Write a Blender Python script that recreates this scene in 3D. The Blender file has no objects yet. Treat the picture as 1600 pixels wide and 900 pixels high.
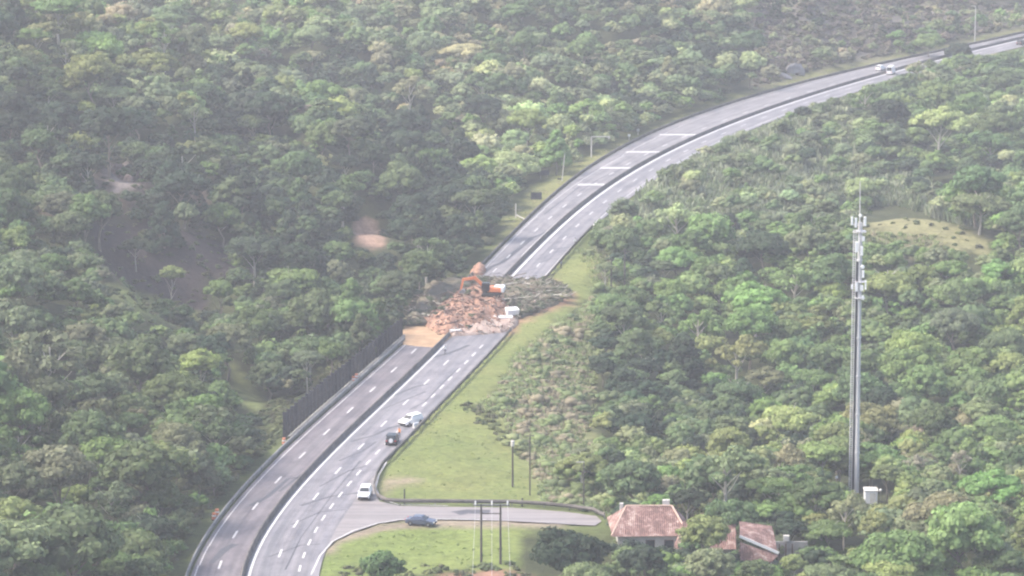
import bpy, bmesh, math, random
import numpy as np
from mathutils import Vector, Matrix

# ------------------------------------------------------------------ camera, sky, sun, exposure
sc = bpy.context.scene
COL = sc.collection
PITCH = math.radians(10.68)
F = 5400.0
H = 125.0
cam = bpy.data.objects.new('camera', bpy.data.cameras.new('camera'))
COL.objects.link(cam)
cam.location = (0, 0, H)
cam.rotation_euler = (math.radians(90) - PITCH, 0, 0)
cam.data.sensor_width = 36
cam.data.lens = 36 * F / 1600
cam.data.clip_start = 1
cam.data.clip_end = 9000
sc.camera = cam

SUN_EL, SUN_AZ = math.radians(50), math.radians(-92)      # azimuth from +Y towards +X
sd = Vector((math.sin(SUN_AZ) * math.cos(SUN_EL), math.cos(SUN_AZ) * math.cos(SUN_EL), math.sin(SUN_EL)))
world = bpy.data.worlds.new('World')
sc.world = world
world.use_nodes = True
wn = world.node_tree
bg = wn.nodes['Background']
sky = wn.nodes.new('ShaderNodeTexSky')
sky.sky_type = 'NISHITA'
sky.sun_disc = False
sky.sun_elevation = SUN_EL
sky.sun_rotation = SUN_AZ
sky.altitude = 300
sky.dust_density = 5.0
sky.air_density = 1.0
tint_ = wn.nodes.new('ShaderNodeMix')            # overcast: the blue of the clear sky is mostly greyed out
tint_.data_type = 'RGBA'
tint_.blend_type = 'MULTIPLY'
tint_.inputs[0].default_value = 1
tint_.inputs[7].default_value = (1.04, 1.0, .955, 1)
wn.links.new(sky.outputs[0], tint_.inputs[6])
wn.links.new(tint_.outputs[2], bg.inputs[0])
bg.inputs[1].default_value = 0.11
sl = bpy.data.lights.new('sun', 'SUN')
sl.energy = 1.2
sl.angle = math.radians(25)
sl.color = (1.0, 0.95, 0.88)
sun = bpy.data.objects.new('sun', sl)
COL.objects.link(sun)
sun.rotation_euler = sd.to_track_quat('Z', 'Y').to_euler()

sc.view_settings.view_transform = 'Standard'
sc.view_settings.look = 'None'
sc.view_settings.gamma = 1
sc.view_settings.use_curve_mapping = False
sc.view_settings.exposure = 2.04
sc.render.engine = 'CYCLES'
cy = sc.cycles
cy.use_denoising = True
cy.max_bounces = 5
cy.diffuse_bounces = 3
cy.glossy_bounces = 2
cy.transmission_bounces = 2
cy.volume_bounces = 0
cy.transparent_max_bounces = 4
cy.filter_width = 2.2
cy.use_adaptive_sampling = True
cy.adaptive_threshold = 0.02

HAZE_DENSITY = 0.00028
HAZE_COLOR = (0.86, 0.89, 0.95)

# ------------------------------------------------------------------ geometry of the view
SP, CP = math.sin(PITCH), math.cos(PITCH)


def ray(u, v):
    a = (np.asarray(u, float) - 800) / F
    b = (450 - np.asarray(v, float)) / F
    return a, CP + b * SP, -SP + b * CP


def G(u, v, z=0.0):
    dx, dy, dz = ray(u, v)
    t = (z - H) / dz
    return dx * t, dy * t


def P(u, v, y):
    dx, dy, dz = ray(u, v)
    t = y / dy
    return dx * t, y, H + dz * t


def proj(x, y, z):
    x, y, z = np.asarray(x, float), np.asarray(y, float), np.asarray(z, float) - H
    d = y * CP - z * SP
    up = y * SP + z * CP
    return 800 + F * x / d, 450 - F * up / d, d


def inpoly(x, y, poly):
    x, y = np.asarray(x, float), np.asarray(y, float)
    r = np.zeros(x.shape, bool)
    n = len(poly)
    for i in range(n):
        x1, y1 = poly[i]
        x2, y2 = poly[(i + 1) % n]
        if y1 == y2:
            continue
        c = ((y1 > y) != (y2 > y)) & (x < (x2 - x1) * (y - y1) / (y2 - y1) + x1)
        r ^= c
    return r


def polydist(x, y, poly, closed=True):
    x, y = np.asarray(x, float), np.asarray(y, float)
    best = np.full(x.shape, 1e9)
    n = len(poly)
    for i in range(n if closed else n - 1):
        ax, ay = poly[i]
        bx, by = poly[(i + 1) % n]
        dx, dy = bx - ax, by - ay
        t = np.clip(((x - ax) * dx + (y - ay) * dy) / (dx * dx + dy * dy + 1e-12), 0, 1)
        best = np.minimum(best, np.hypot(x - ax - t * dx, y - ay - t * dy))
    return best


def vnoise(x, y, seed=0):
    x, y = np.asarray(x, float), np.asarray(y, float)
    xi, yi = np.floor(x), np.floor(y)
    fx, fy = x - xi, y - yi
    fx, fy = fx * fx * (3 - 2 * fx), fy * fy * (3 - 2 * fy)

    def h(a, b):
        s = np.sin(a * 127.1 + b * 311.7 + seed * 74.7) * 43758.5453
        return s - np.floor(s)
    return (h(xi, yi) * (1 - fx) + h(xi + 1, yi) * fx) * (1 - fy) + (h(xi, yi + 1) * (1 - fx) + h(xi + 1, yi + 1) * fx) * fy


def fbm(x, y, seed=0, o=4):
    s, a, t = 0, 1.0, 0
    for k in range(o):
        s = s + a * vnoise(x * 2 ** k, y * 2 ** k, seed + k)
        t += a
        a *= .5
    return s / t


# road centre (median barrier) and its left edge as x(y)
CM = [20.68642918, -29.43460788, -29.28861448, 54.93628669, 53.74448025, 70.52247025, 14.96347057]
CL = [0.16287467, -36.32751472, 11.03123983, 73.82013531, 34.89535786, 58.50753655, 6.70544044]
Y0, Y1 = 428.0, 1135.0


def _pv(c, y):
    yc = np.clip(y, 446, 1105)
    w = (yc - 760) / 320
    d = np.polyval(np.polyder(np.array(c)), w) / 320
    return np.polyval(c, w) + d * (y - yc)


def xM(y): return _pv(CM, np.asarray(y, float))


def slope(y): return (xM(np.asarray(y, float) + .5) - xM(np.asarray(y, float) - .5))


def cosr(y): return 1 / np.hypot(1, slope(y))


def oL(y):
    y = np.asarray(y, float)
    return np.maximum((xM(y) - _pv(CL, y)) * cosr(y), 6.0)


def oR(y): return np.interp(y, [400, 500, 615, 660, 735, 760, 1200], [10.4, 10.3, 10.1, 8.0, 7.6, 8.6, 8.8])


def RX(y, o):
    """x of the point at road offset o (right positive) on the cross line y"""
    return xM(y) + o / cosr(y)


RAMP_PX = [(590, 742), (585, 767), (593, 783), (625, 790), (700, 791.5), (800, 793), (880, 799), (932, 806), (940, 814), (930, 821),
           (870, 818), (800, 814), (695, 811), (625, 812.5), (590, 818), (555, 830), (522, 845), (504, 865), (490, 900), (484, 920), (440, 920), (520, 800), (560, 742)]
RAMP = [tuple(float(c) for c in G(u, v)) for u, v in RAMP_PX]


def roaddist(x, y):
    """signed distance to pavement, negative on it"""
    x, y = np.asarray(x, float), np.asarray(y, float)
    o = (x - xM(y)) * cosr(y)
    d = np.maximum(o - oR(y), -oL(y) - o)
    d = np.where((y < Y0 - 30) | (y > Y1 + 60), 50, d)
    r = polydist(x, y, RAMP)
    r = np.where(inpoly(x, y, RAMP), -r, r)
    return np.minimum(d, r)


# ------------------------------------------------------------------ terrain control points (pixel, distance, canopy height)
CTL = [  # u, v, y, h
    (-60, 900, 412, 7), (0, 900, 415, 7), (0, 700, 470, 7), (0, 600, 505, 7), (0, 500, 550, 7), (0, 400, 590, 7), (0, 330, 612, 6),
    (0, 285, 665, 4), (0, 200, 690, 7), (0, 100, 735, 7), (0, 0, 790, 7), (-90, 500, 545, 7), (-90, 200, 680, 7), (-90, 0, 780, 7),
    (200, 900, 440, 7), (200, 700, 492, 7), (200, 600, 530, 7), (200, 520, 568, 7), (210, 455, 598, 5), (330, 500, 605, 3),
    (210, 438, 640, 1), (140, 350, 655, 2), (250, 350, 657, 2), (330, 420, 655, 1), (200, 250, 705, 7), (200, 150, 745, 7), (200, 50, 800, 7),
    (300, 850, 466, 6), (400, 650, 548, 5), (400, 560, 585, 7), (400, 480, 622, 7), (400, 400, 655, 7), (400, 300, 690, 8), (400, 200, 748, 8), (390, 162, 768, 9),
    (400, 132, 880, 8), (400, 60, 900, 7), (400, 0, 950, 7), (200, 5, 900, 6),
    (540, 560, 596, 6), (600, 480, 640, 6), (600, 420, 675, 8), (575, 338, 707, 1), (572, 383, 698, 1), (600, 310, 715, 8), (600, 250, 745, 8), (580, 195, 772, 8),
    (600, 168, 870, 8), (600, 90, 900, 7), (600, 0, 985, 7), (700, 430, 672, 7), (740, 330, 725, 8), (690, 260, 755, 8),
    (800, 250, 815, 6), (750, 180, 860, 6), (800, 130, 890, 7), (800, 50, 950, 7), (800, 0, 990, 7),
    (1000, 150, 905, 7), (1000, 50, 960, 7), (1000, 0, 1000, 7), (1200, 90, 985, 4), (1200, 0, 1050, 4),
    (1400, 50, 1050, 2), (1400, 0, 1085, 3), (1600, 22, 1150, 4), (1600, 0, 1165, 5), (1750, 0, 1190, 5),
]
CW = [  # world anchors x, y, ground z
    (-100, 1250, 60), (50, 1250, 62), (200, 1300, 60), (330, 1350, 50), (-300, 700, 70), (-260, 450, 45), (-200, 250, 40), (400, 600, 5), (380, 900, 10),
    (0, 1700, 105), (400, 1700, 100), (-400, 1300, 105), (0, 3000, 110), (900, 3000, 100), (-900, 3000, 110), (900, 500, 60), (900, 1500, 90), (-900, 500, 100), (-900, 1500, 110),
    (0, 0, 116), (60, 0, 114), (-60, 0, 116), (0, 100, 76), (0, 170, 56), (0, 230, 36), (0, 330, 9), (0, 400, 1), (-60, 330, 12), (70, 330, 8), (-40, 415, 1),
    (-300, -200, 120), (0, -300, 118), (400, -200, 110), (300, 200, 45), (900, -300, 110), (-900, -300, 118),
    (26, 520, -3.5), (60, 480, -4), (50, 517, -4), (90, 520, -8), (30, 560, -8), (80, 600, -9.5), (50, 640, -9), (24, 650, -4), (36, 600, -8),
    (20, 468, -1.0), (34, 460, -1.5), (18, 455, -1.5), (28, 450, -2), (45, 455, -4), (90, 450, -6), (45, 500, -3), (10, 450, -1.5), (-4, 460, -.6), (-12, 455, -.5),
    (82, 713, 6.0), (70, 700, 3.0), (98, 690, 1.8), (74, 684, 0.5), (96, 740, -3), (60, 760, -4), (38, 720, -4), (110, 850, -6), (130, 950, -6), (70, 820, -5),
    (160, 1010, -4), (190, 1040, -2), (200, 900, -4), (170, 700, 2), (130, 640, -7), (30, 700, -3), (45, 790, -3), (130, 560, -8), (160, 800, -2),
    (-14, 500, -.4), (-8, 520, -.6), (-4, 500, -.5), (2, 545, -.8), (8, 600, -1.2), (12, 500, -1.5), (12, 655, -.8), (0, 580, -.6), (16, 530, -3), (14, 560, -3.2), (18, 620, -3.5), (2, 490, -.5), (10, 488, -1),
]
pts = []
for u, v, y, h in CTL:
    x, y, z = P(u, v, y)
    pts.append((float(x), float(y), float(z) - h))
pts += CW
for yy in range(440, 1120, 40):
    for oo in (-1, 1):
        e = (oR(yy) + 2) if oo > 0 else -(oL(yy) + 2)
        pts.append((float(RX(yy, e)), yy, -0.2))
pts = np.array(pts)
S = 300.0


def _tps(ax, ay, bx, by):
    r2 = ((ax[:, None] - bx[None]) ** 2 + (ay[:, None] - by[None]) ** 2) / S ** 2
    return 0.5 * r2 * np.log(r2 + 1e-12)


n = len(pts)
A = np.zeros((n + 3, n + 3))
A[:n, :n] = _tps(pts[:, 0], pts[:, 1], pts[:, 0], pts[:, 1]) + np.eye(n) * 0.0006
Pm = np.c_[np.ones(n), pts[:, 0] / S, pts[:, 1] / S]
A[:n, n:] = Pm
A[n:, :n] = Pm.T
W = np.linalg.solve(A, np.r_[pts[:, 2], 0, 0, 0])


def ground(x, y):
    x, y = np.asarray(x, float), np.asarray(y, float)
    sh = x.shape
    xf, yf = x.ravel(), y.ravel()
    z = np.empty(xf.size)
    for i in range(0, xf.size, 20000):
        a, b = xf[i:i + 20000], yf[i:i + 20000]
        z[i:i + 20000] = _tps(a, b, pts[:, 0], pts[:, 1]) @ W[:n] + W[n] + W[n + 1] * a / S + W[n + 2] * b / S
    z = np.clip(z, -14, 118)
    d = roaddist(xf, yf)
    k = np.clip((d - 2.0) / 14.0, 0, 1)
    k = k * k * (3 - 2 * k)
    z = z + (fbm(xf / 16, yf / 16, 3) - .5) * 3.0 * np.clip(d / 25, 0, 1)
    left = np.clip((xM(yf) - oL(yf) - xf - 8) / 45, 0, 1)
    z = z + (1 - 2 * np.abs(fbm(xf / 42 + .3 * yf / 42, yf / 60, 8, 3) - .5) * 2 - .55) * 11 * left
    base = np.where(d < 0.3, -0.25, -0.06)
    z = base * (1 - k) + z * k
    return z.reshape(sh)


# ------------------------------------------------------------------ areas read off the photograph (pixels)
VERGE_R = [(880, 408), (935, 392), (940, 430), (920, 470), (862, 505), (838, 530), (800, 560), (782, 605), (742, 640), (790, 655), (806, 700), (838, 735),
           (850, 785), (800, 790), (600, 782), (584, 765), (600, 722), (700, 615), (795, 515)]
VERGE_N = [(505, 872), (520, 850), (590, 824), (700, 818), (822, 822), (815, 893), (760, 892), (650, 898), (500, 905)]
VERGE_L = [(735, 440), (770, 395), (790, 340), (826, 300), (870, 277), (925, 243), (990, 213), (1080, 175), (1180, 138), (1260, 112), (1340, 92), (1430, 82), (1540, 52), (1600, 42),
           (1600, 60), (1430, 95), (1280, 128), (1140, 172), (1030, 210), (940, 255), (870, 305), (800, 378), (752, 442)]
HUMP = [(1345, 335), (1365, 318), (1400, 318), (1470, 342), (1545, 374), (1542, 396), (1500, 392), (1460, 372), (1400, 368), (1350, 362)]
HUMP_LO = [(1350, 362), (1400, 368), (1460, 372), (1480, 400), (1400, 410), (1350, 400)]
SCAR = [(128, 345), (170, 350), (240, 340), (330, 370), (420, 400), (400, 440), (325, 440), (322, 492), (215, 455), (165, 420)]
SCAR_CORE = [(135, 365), (165, 360), (250, 430), (320, 445), (315, 480), (215, 448), (165, 412)]
SCAR_TOP = [(0, 245), (140, 230), (330, 290), (330, 345), (130, 345), (0, 320)]
PINK = [(550, 345), (566, 338), (582, 345), (606, 382), (592, 392), (560, 382)]
PINK2 = [(165, 265), (205, 255), (215, 290), (180, 300)]
GRASS_P = [(168, 444), (215, 458), (330, 497), (300, 512), (230, 492), (175, 462)]
GRASS_Q = [(360, 565), (395, 590), (410, 640), (385, 640), (362, 600)]
FAR_CUT = [(1180, 140), (1160, 60), (1190, 0), (1450, 0), (1600, 10), (1600, 40), (1460, 70), (1380, 88), (1250, 115)]
SLIDE = [(632, 540), (632, 508), (660, 470), (700, 448), (745, 436), (870, 440), (905, 470), (812, 505), (800, 525), (700, 545)]
FENCE_PX = [(424, 712), (426, 645), (470, 605), (630, 508), (636, 525), (560, 592), (455, 700)]
HOUSE_PX = [(930, 800), (950, 780), (1076, 778), (1076, 806), (1052, 842), (990, 834), (940, 826)]
WING_PX = [(1135, 808), (1160, 812), (1206, 818), (1214, 864), (1190, 866), (1160, 856), (1148, 850), (1135, 830)]
TOWER_PX = [(1318, 320), (1350, 320), (1350, 700), (1347, 756), (1322, 756), (1318, 700)]
BOX_PX = [(1348, 762), (1376, 760), (1376, 786), (1348, 786)]
WALL_PX = [(1206, 838), (1262, 846), (1262, 854), (1206, 850)]
SIGN_PX = [(826, 262), (882, 262), (882, 300), (850, 316), (826, 316)]
POLE_A = [(918, 208), (955, 208), (955, 250), (918, 250)]
POLE_B = [(798, 683), (806, 683), (806, 750), (798, 750)]
POLE_C = [(950, 395), (980, 382), (982, 440), (950, 450)]
POLE_D = [(740, 780), (800, 780), (800, 880), (740, 880)]
POLE_E = [(1519, 8), (1526, 8), (1527, 66), (1519, 66)]
POLE_F = [(824, 680), (832, 680), (832, 730), (824, 730)]
POLE_G = [(908, 718), (916, 718), (916, 768), (908, 768)]
KEEP = [(VERGE_R, 9999), (VERGE_N, 9999), (VERGE_L, 9999), (HUMP, 722), ([(845, 535), (930, 472), (965, 500), (940, 560), (925, 640), (905, 685), (850, 735), (790, 655), (790, 600)], 575), (SLIDE, 9999), (FENCE_PX, 9999), (SCAR_CORE, 650), (PINK, 712), (PINK2, 700), (GRASS_P, 625), (GRASS_Q, 600),
        (HOUSE_PX, 476), (WING_PX, 464), ([(860, 790), (945, 796), (945, 824), (880, 824)], 486), (TOWER_PX, 518), (BOX_PX, 520), (WALL_PX, 468), (SIGN_PX, 830), (POLE_A, 840), (POLE_B, 510), (POLE_C, 668),
        (POLE_D, 462), (POLE_E, 1080), (POLE_F, 512), (POLE_G, 497)]
# pixel line above which nothing on the valley side may reach (the road stays in view)
LIM_U = [830, 845, 890, 926, 938, 957, 960, 976, 1000, 1040, 1092, 1145, 1208, 1250, 1320, 1355, 1390, 1415, 1440, 1525, 1530, 1560, 1600, 1700]
LIM_V = [460, 444, 398, 354, 346, 330, 304, 284, 276, 257, 230, 208, 184, 166, 143, 132, 124, 112, 85, 78, 86, 82, 74, 60]

# ------------------------------------------------------------------ materials


def mat(name, color=(.5, .5, .5), rough=.7, metal=0.0, noise=None, bump=0.0, spec=.4):
    m = bpy.data.materials.new(name)
    m.use_nodes = True
    nt = m.node_tree
    b = nt.nodes['Principled BSDF']
    b.inputs['Roughness'].default_value = rough
    b.inputs['Metallic'].default_value = metal
    b.inputs['Specular IOR Level'].default_value = spec
    b.inputs['Base Color'].default_value = (*color, 1)
    if noise:
        scale, c2 = noise
        tc = nt.nodes.new('ShaderNodeTexCoord')
        nz = nt.nodes.new('ShaderNodeTexNoise')
        nz.inputs['Scale'].default_value = scale
        nz.inputs['Detail'].default_value = 6
        nz.inputs['Roughness'].default_value = .65
        rp = nt.nodes.new('ShaderNodeValToRGB')
        rp.color_ramp.elements[0].position = .35
        rp.color_ramp.elements[1].position = .68
        rp.color_ramp.elements[0].color = (*color, 1)
        rp.color_ramp.elements[1].color = (*c2, 1)
        nt.links.new(tc.outputs['Object'], nz.inputs['Vector'])
        nt.links.new(nz.outputs['Fac'], rp.inputs[0])
        nt.links.new(rp.outputs[0], b.inputs['Base Color'])
        if bump:
            bp = nt.nodes.new('ShaderNodeBump')
            bp.inputs['Strength'].default_value = bump
            bp.inputs['Distance'].default_value = .1
            nt.links.new(nz.outputs['Fac'], bp.inputs['Height'])
            nt.links.new(bp.outputs[0], b.inputs['Normal'])
    return m


def leaf_mat(name, rough=.65, spec=.25):
    """vertex tint x object colour x a little noise"""
    m = bpy.data.materials.new(name)
    m.use_nodes = True
    nt = m.node_tree
    N, L = nt.nodes, nt.links
    b = N['Principled BSDF']
    b.inputs['Roughness'].default_value = rough
    b.inputs['Specular IOR Level'].default_value = spec
    at = N.new('ShaderNodeAttribute')
    at.attribute_name = 'tint'
    oi = N.new('ShaderNodeObjectInfo')
    mx = N.new('ShaderNodeMix')
    mx.data_type = 'RGBA'
    mx.blend_type = 'MULTIPLY'
    mx.inputs[0].default_value = 1
    L.new(at.outputs['Color'], mx.inputs[6])
    L.new(oi.outputs['Color'], mx.inputs[7])
    L.new(mx.outputs[2], b.inputs['Base Color'])
    return m


M_LEAF = leaf_mat('foliage')
_nt = M_LEAF.node_tree                           # leaves let some light through
_tr = _nt.nodes.new('ShaderNodeBsdfTranslucent')
_mx = _nt.nodes.new('ShaderNodeMixShader')
_mx.inputs[0].default_value = .35
_c = _nt.nodes['Principled BSDF'].inputs['Base Color'].links[0].from_socket
_nt.links.new(_c, _tr.inputs['Color'])
_nt.links.new(_nt.nodes['Principled BSDF'].outputs[0], _mx.inputs[1])
_nt.links.new(_tr.outputs[0], _mx.inputs[2])
_nt.links.new(_mx.outputs[0], _nt.nodes['Material Output'].inputs['Surface'])
M_BARK = mat('bark', (.16, .13, .10), .9, noise=(3, (.30, .27, .22)), bump=.4)
M_PALEBARK = mat('pale_bark', (.36, .33, .28), .9, noise=(3, (.5, .47, .42)))
M_CONC = mat('old_concrete', (.20, .19, .18), .9, noise=(.8, (.33, .32, .30)), bump=.3)
M_DCONC = mat('mossy_concrete', (.080, .073, .068), .95, noise=(.5, (.17, .155, .145)), bump=.3)
M_CONCL = mat('pale_concrete', (.50, .48, .45), .85, noise=(1.5, (.62, .60, .57)))
M_PAINT = mat('road_paint', (.36, .35, .35), .6, noise=(1.6, (.62, .61, .61)))
M_LINE = mat('bright_line_paint', (.48, .47, .47), .6, noise=(1.2, (.70, .70, .69)))
M_TAR = mat('tar_seal', (.055, .055, .065), .6, noise=(2, (.09, .09, .10)))
M_GALV = mat('weathered_steel', (.20, .20, .21), .55, .6, noise=(4, (.30, .30, .31)))
M_TOWER = mat('painted_tower_steel', (.54, .53, .54), .6, .05, noise=(.4, (.62, .61, .61)))
M_DARK = mat('dark_slats', (.014, .015, .022), .7, noise=(2, (.045, .048, .06)))
M_BLACK = mat('black_rubber', (.015, .015, .016), .8)
M_WHITE = mat('white_enamel', (.78, .78, .78), .35, spec=.5)
M_ANT = mat('antenna_white', (.90, .90, .90), .4)
M_GLASS = mat('dark_glass', (.02, .025, .03), .12, spec=.6)
M_ORANGE = mat('orange_plastic', (.62, .22, .12), .5)
M_DIGGER = mat('excavator_orange', (.72, .23, .08), .45, noise=(2, (.60, .20, .10)))
M_BLUECAR = mat('slate_blue_paint', (.075, .095, .15), .3, .3, spec=.5)
M_BLACKCAR = mat('black_paint', (.02, .022, .026), .3, spec=.5)
M_RED = mat('tail_red', (.5, .02, .02), .3)
M_LAMP = mat('lamp_clear', (.8, .8, .75), .2)
M_WOOD = mat('pole_wood', (.06, .052, .046), .9, noise=(5, (.10, .09, .08)))
M_SOIL = mat('red_soil', (.17, .095, .065), .95, noise=(1.1, (.40, .235, .165)), bump=1.0)
M_MUD = mat('orange_mud', (.27, .175, .10), .75, noise=(.45, (.40, .27, .16)), bump=.5)
M_PALE = mat('pale_rubble', (.22, .15, .12), .9, noise=(1.3, (.42, .34, .30)), bump=.6)
M_WALL = mat('plaster', (.42, .40, .37), .9, noise=(1, (.55, .52, .48)))
M_CUT = mat('dark_timber', (.10, .06, .05), .8)
M_ROCK = mat('grey_rock', (.19, .18, .19), .9, noise=(.6, (.32, .30, .31)), bump=.8)
M_SKIN = mat('skin', (.32, .18, .12), .6)
M_HIVIS = mat('orange_overalls', (.75, .28, .10), .8)
M_SHIRT = mat('pale_shirt', (.6, .62, .62), .8)
M_TROUSER = mat('dark_trousers', (.03, .035, .05), .8)


def tile_mat():
    m = mat('clay_tiles', (.30, .13, .10), .85)
    nt = m.node_tree
    N, L = nt.nodes, nt.links
    b = N['Principled BSDF']
    uv = N.new('ShaderNodeTexCoord')
    br = N.new('ShaderNodeTexWave')
    br.inputs['Scale'].default_value = 1.1
    br.inputs['Distortion'].default_value = 2.5
    br.inputs['Detail'].default_value = 3
    L.new(uv.outputs['Object'], br.inputs['Vector'])
    nz = N.new('ShaderNodeTexNoise')
    nz.inputs['Scale'].default_value = .7
    nz.inputs['Detail'].default_value = 9
    nz.inputs['Roughness'].default_value = .8
    L.new(uv.outputs['Object'], nz.inputs['Vector'])
    r = N.new('ShaderNodeValToRGB')
    r.color_ramp.elements[0].position = .42
    r.color_ramp.elements[1].position = .60
    r.color_ramp.elements[0].color = (.13, .075, .065, 1)
    r.color_ramp.elements[1].color = (.42, .32, .28, 1)
    e = r.color_ramp.elements.new(.52)
    e.color = (.23, .13, .115, 1)
    L.new(nz.outputs['Fac'], r.inputs[0])
    L.new(r.outputs[0], b.inputs['Base Color'])
    bp = N.new('ShaderNodeBump')
    bp.inputs['Strength'].default_value = .8
    bp.inputs['Distance'].default_value = .15
    L.new(br.outputs['Fac'], bp.inputs['Height'])
    L.new(bp.outputs[0], b.inputs['Normal'])
    return m


M_TILE = tile_mat()


def asphalt(name, c1, c2, c3):
    """UV: u across the road in metres, v along it in metres"""
    m = bpy.data.materials.new(name)
    m.use_nodes = True
    nt = m.node_tree
    N, L = nt.nodes, nt.links
    b = N['Principled BSDF']
    b.inputs['Roughness'].default_value = .62
    b.inputs['Specular IOR Level'].default_value = .35
    tc = N.new('ShaderNodeTexCoord')

    def tex(sx, sy, scale, detail=5, rough=.6):
        mp = N.new('ShaderNodeMapping')
        mp.inputs['Scale'].default_value = (sx, sy, 1)
        nz = N.new('ShaderNodeTexNoise')
        nz.inputs['Scale'].default_value = scale
        nz.inputs['Detail'].default_value = detail
        nz.inputs['Roughness'].default_value = rough
        L.new(tc.outputs['UV'], mp.inputs[0])
        L.new(mp.outputs[0], nz.inputs['Vector'])
        return nz.outputs['Fac']

    def ramp(f, p0, p1, ca, cb):
        r = N.new('ShaderNodeValToRGB')
        r.color_ramp.elements[0].position = p0
        r.color_ramp.elements[1].position = p1
        r.color_ramp.elements[0].color = (*ca, 1)
        r.color_ramp.elements[1].color = (*cb, 1)
        L.new(f, r.inputs[0])
        return r.outputs[0]

    def mul(a, c, f=1.0):
        x = N.new('ShaderNodeMix')
        x.data_type = 'RGBA'
        x.blend_type = 'MULTIPLY'
        x.inputs[0].default_value = f
        L.new(a, x.inputs[6])
        L.new(c, x.inputs[7])
        return x.outputs[2]
    base = ramp(tex(.5, .035, 1.0), .35, .65, c1, c2)                       # long resurfacing patches
    lanes = ramp(tex(.9, .006, 1.0, 2), .4, .62, (.80, .80, .80), (1.12, 1.1, 1.1))   # wheel paths
    blot = ramp(tex(.25, .12, 1.3, 8, .75), .36, .56, c3, (1.04, 1.04, 1.04))
    c = mul(mul(base, lanes), blot, .8)
    L.new(c, b.inputs['Base Color'])
    return m


M_ASPH_R = asphalt('asphalt_pale', (.155, .155, .170), (.215, .205, .215), (.62, .62, .66))
M_ASPH_L = asphalt('asphalt_worn', (.130, .115, .125), (.18, .165, .172), (.60, .60, .64))
M_ASPH_F = asphalt('asphalt_far', (.165, .160, .170), (.225, .215, .22), (.58, .58, .62))
M_ASPH_S = asphalt('asphalt_ramp', (.20, .185, .185), (.25, .235, .235), (.85, .83, .83))

# ------------------------------------------------------------------ mesh helpers


def tag(o, label=None, cat=None, group=None, kind=None):
    if label:
        o['label'] = label
    if cat:
        o['category'] = cat
    if group:
        o['group'] = group
    if kind:
        o['kind'] = kind
    return o


def thing(name, label, cat, loc=(0, 0, 0), rz=0, group=None):
    o = bpy.data.objects.new(name, None)
    o.empty_display_size = .5
    COL.objects.link(o)
    o.location = loc
    o.rotation_euler = (0, 0, rz)
    return tag(o, label, cat, group)


def mesh_np(name, V, Fq, m, parent=None, tint=None, smooth=False, mats=None, link=True):
    V = np.asarray(V, np.float32)
    Fq = np.asarray(Fq, np.int32)
    me = bpy.data.meshes.new(name)
    me.vertices.add(len(V))
    me.vertices.foreach_set('co', V.ravel())
    k = Fq.shape[1]
    me.loops.add(Fq.size)
    me.loops.foreach_set('vertex_index', Fq.ravel())
    me.polygons.add(len(Fq))
    me.polygons.foreach_set('loop_start', np.arange(0, Fq.size, k, dtype=np.int32))
    if smooth:
        me.polygons.foreach_set('use_smooth', np.ones(len(Fq), bool))
    me.update(calc_edges=True)
    if tint is not None:
        at = me.color_attributes.new('tint', 'FLOAT_COLOR', 'POINT')
        t = np.ones((len(V), 4), np.float32)
        t[:, :3] = tint
        at.data.foreach_set('color', t.ravel())
    me.materials.append(m)
    if not link:
        return me
    o = bpy.data.objects.new(name, me)
    COL.objects.link(o)
    if parent:
        o.parent = parent
    return o


def obj(name, bm, m, parent=None, bevel=0, smooth=False):
    if bevel:
        bmesh.ops.bevel(bm, geom=list(bm.edges), offset=bevel, segments=1, affect='EDGES', profile=.5)
    bmesh.ops.recalc_face_normals(bm, faces=list(bm.faces))
    me = bpy.data.meshes.new(name)
    bm.to_mesh(me)
    bm.free()
    me.materials.append(m)
    if smooth:
        for p_ in me.polygons:
            p_.use_smooth = True
    o = bpy.data.objects.new(name, me)
    COL.objects.link(o)
    if parent:
        o.parent = parent
    return o


def box(bm, c, s, rz=0, ry=0, rx=0):
    r = bmesh.ops.create_cube(bm, size=1)
    mt = Matrix.Translation(c) @ Matrix.Rotation(rz, 4, 'Z') @ Matrix.Rotation(ry, 4, 'Y') @ Matrix.Rotation(rx, 4, 'X') @ Matrix.Diagonal((*s, 1))
    bmesh.ops.transform(bm, matrix=mt, verts=r['verts'])
    return r['verts']


def cyl(bm, a, b, r0, r1=None, seg=8):
    r1 = r0 if r1 is None else r1
    a, b = Vector(a), Vector(b)
    d = b - a
    r = bmesh.ops.create_cone(bm, cap_ends=True, segments=seg, radius1=r0, radius2=r1, depth=d.length)
    mt = Matrix.Translation((a + b) / 2) @ d.to_track_quat('Z', 'Y').to_matrix().to_4x4()
    bmesh.ops.transform(bm, matrix=mt, verts=r['verts'])
    return r['verts']


def nb():
    return bmesh.new()


def gz(x, y):
    return float(ground_at(x, y))


# ------------------------------------------------------------------ ground sheet
def axis(lo, a, b, hi, fine, coarse):
    return np.unique(np.r_[np.arange(lo, a, coarse), np.arange(a, b, fine), np.arange(b, hi + coarse, coarse)])


gx = axis(-1100, -150, 260, 1300, 1.6, 25)
gy = axis(-300, 405, 1200, 3100, 1.6, 25)
X, Y = np.meshgrid(gx, gy)
Z = ground(X, Y)
nx, ny = len(gx), len(gy)
V = np.c_[X.ravel(), Y.ravel(), Z.ravel()]
idx = np.arange(nx * ny).reshape(ny, nx)
Fq = np.c_[idx[:-1, :-1].ravel(), idx[:-1, 1:].ravel(), idx[1:, 1:].ravel(), idx[1:, :-1].ravel()]
U_, V_, D_ = proj(V[:, 0], V[:, 1], V[:, 2])


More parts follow.
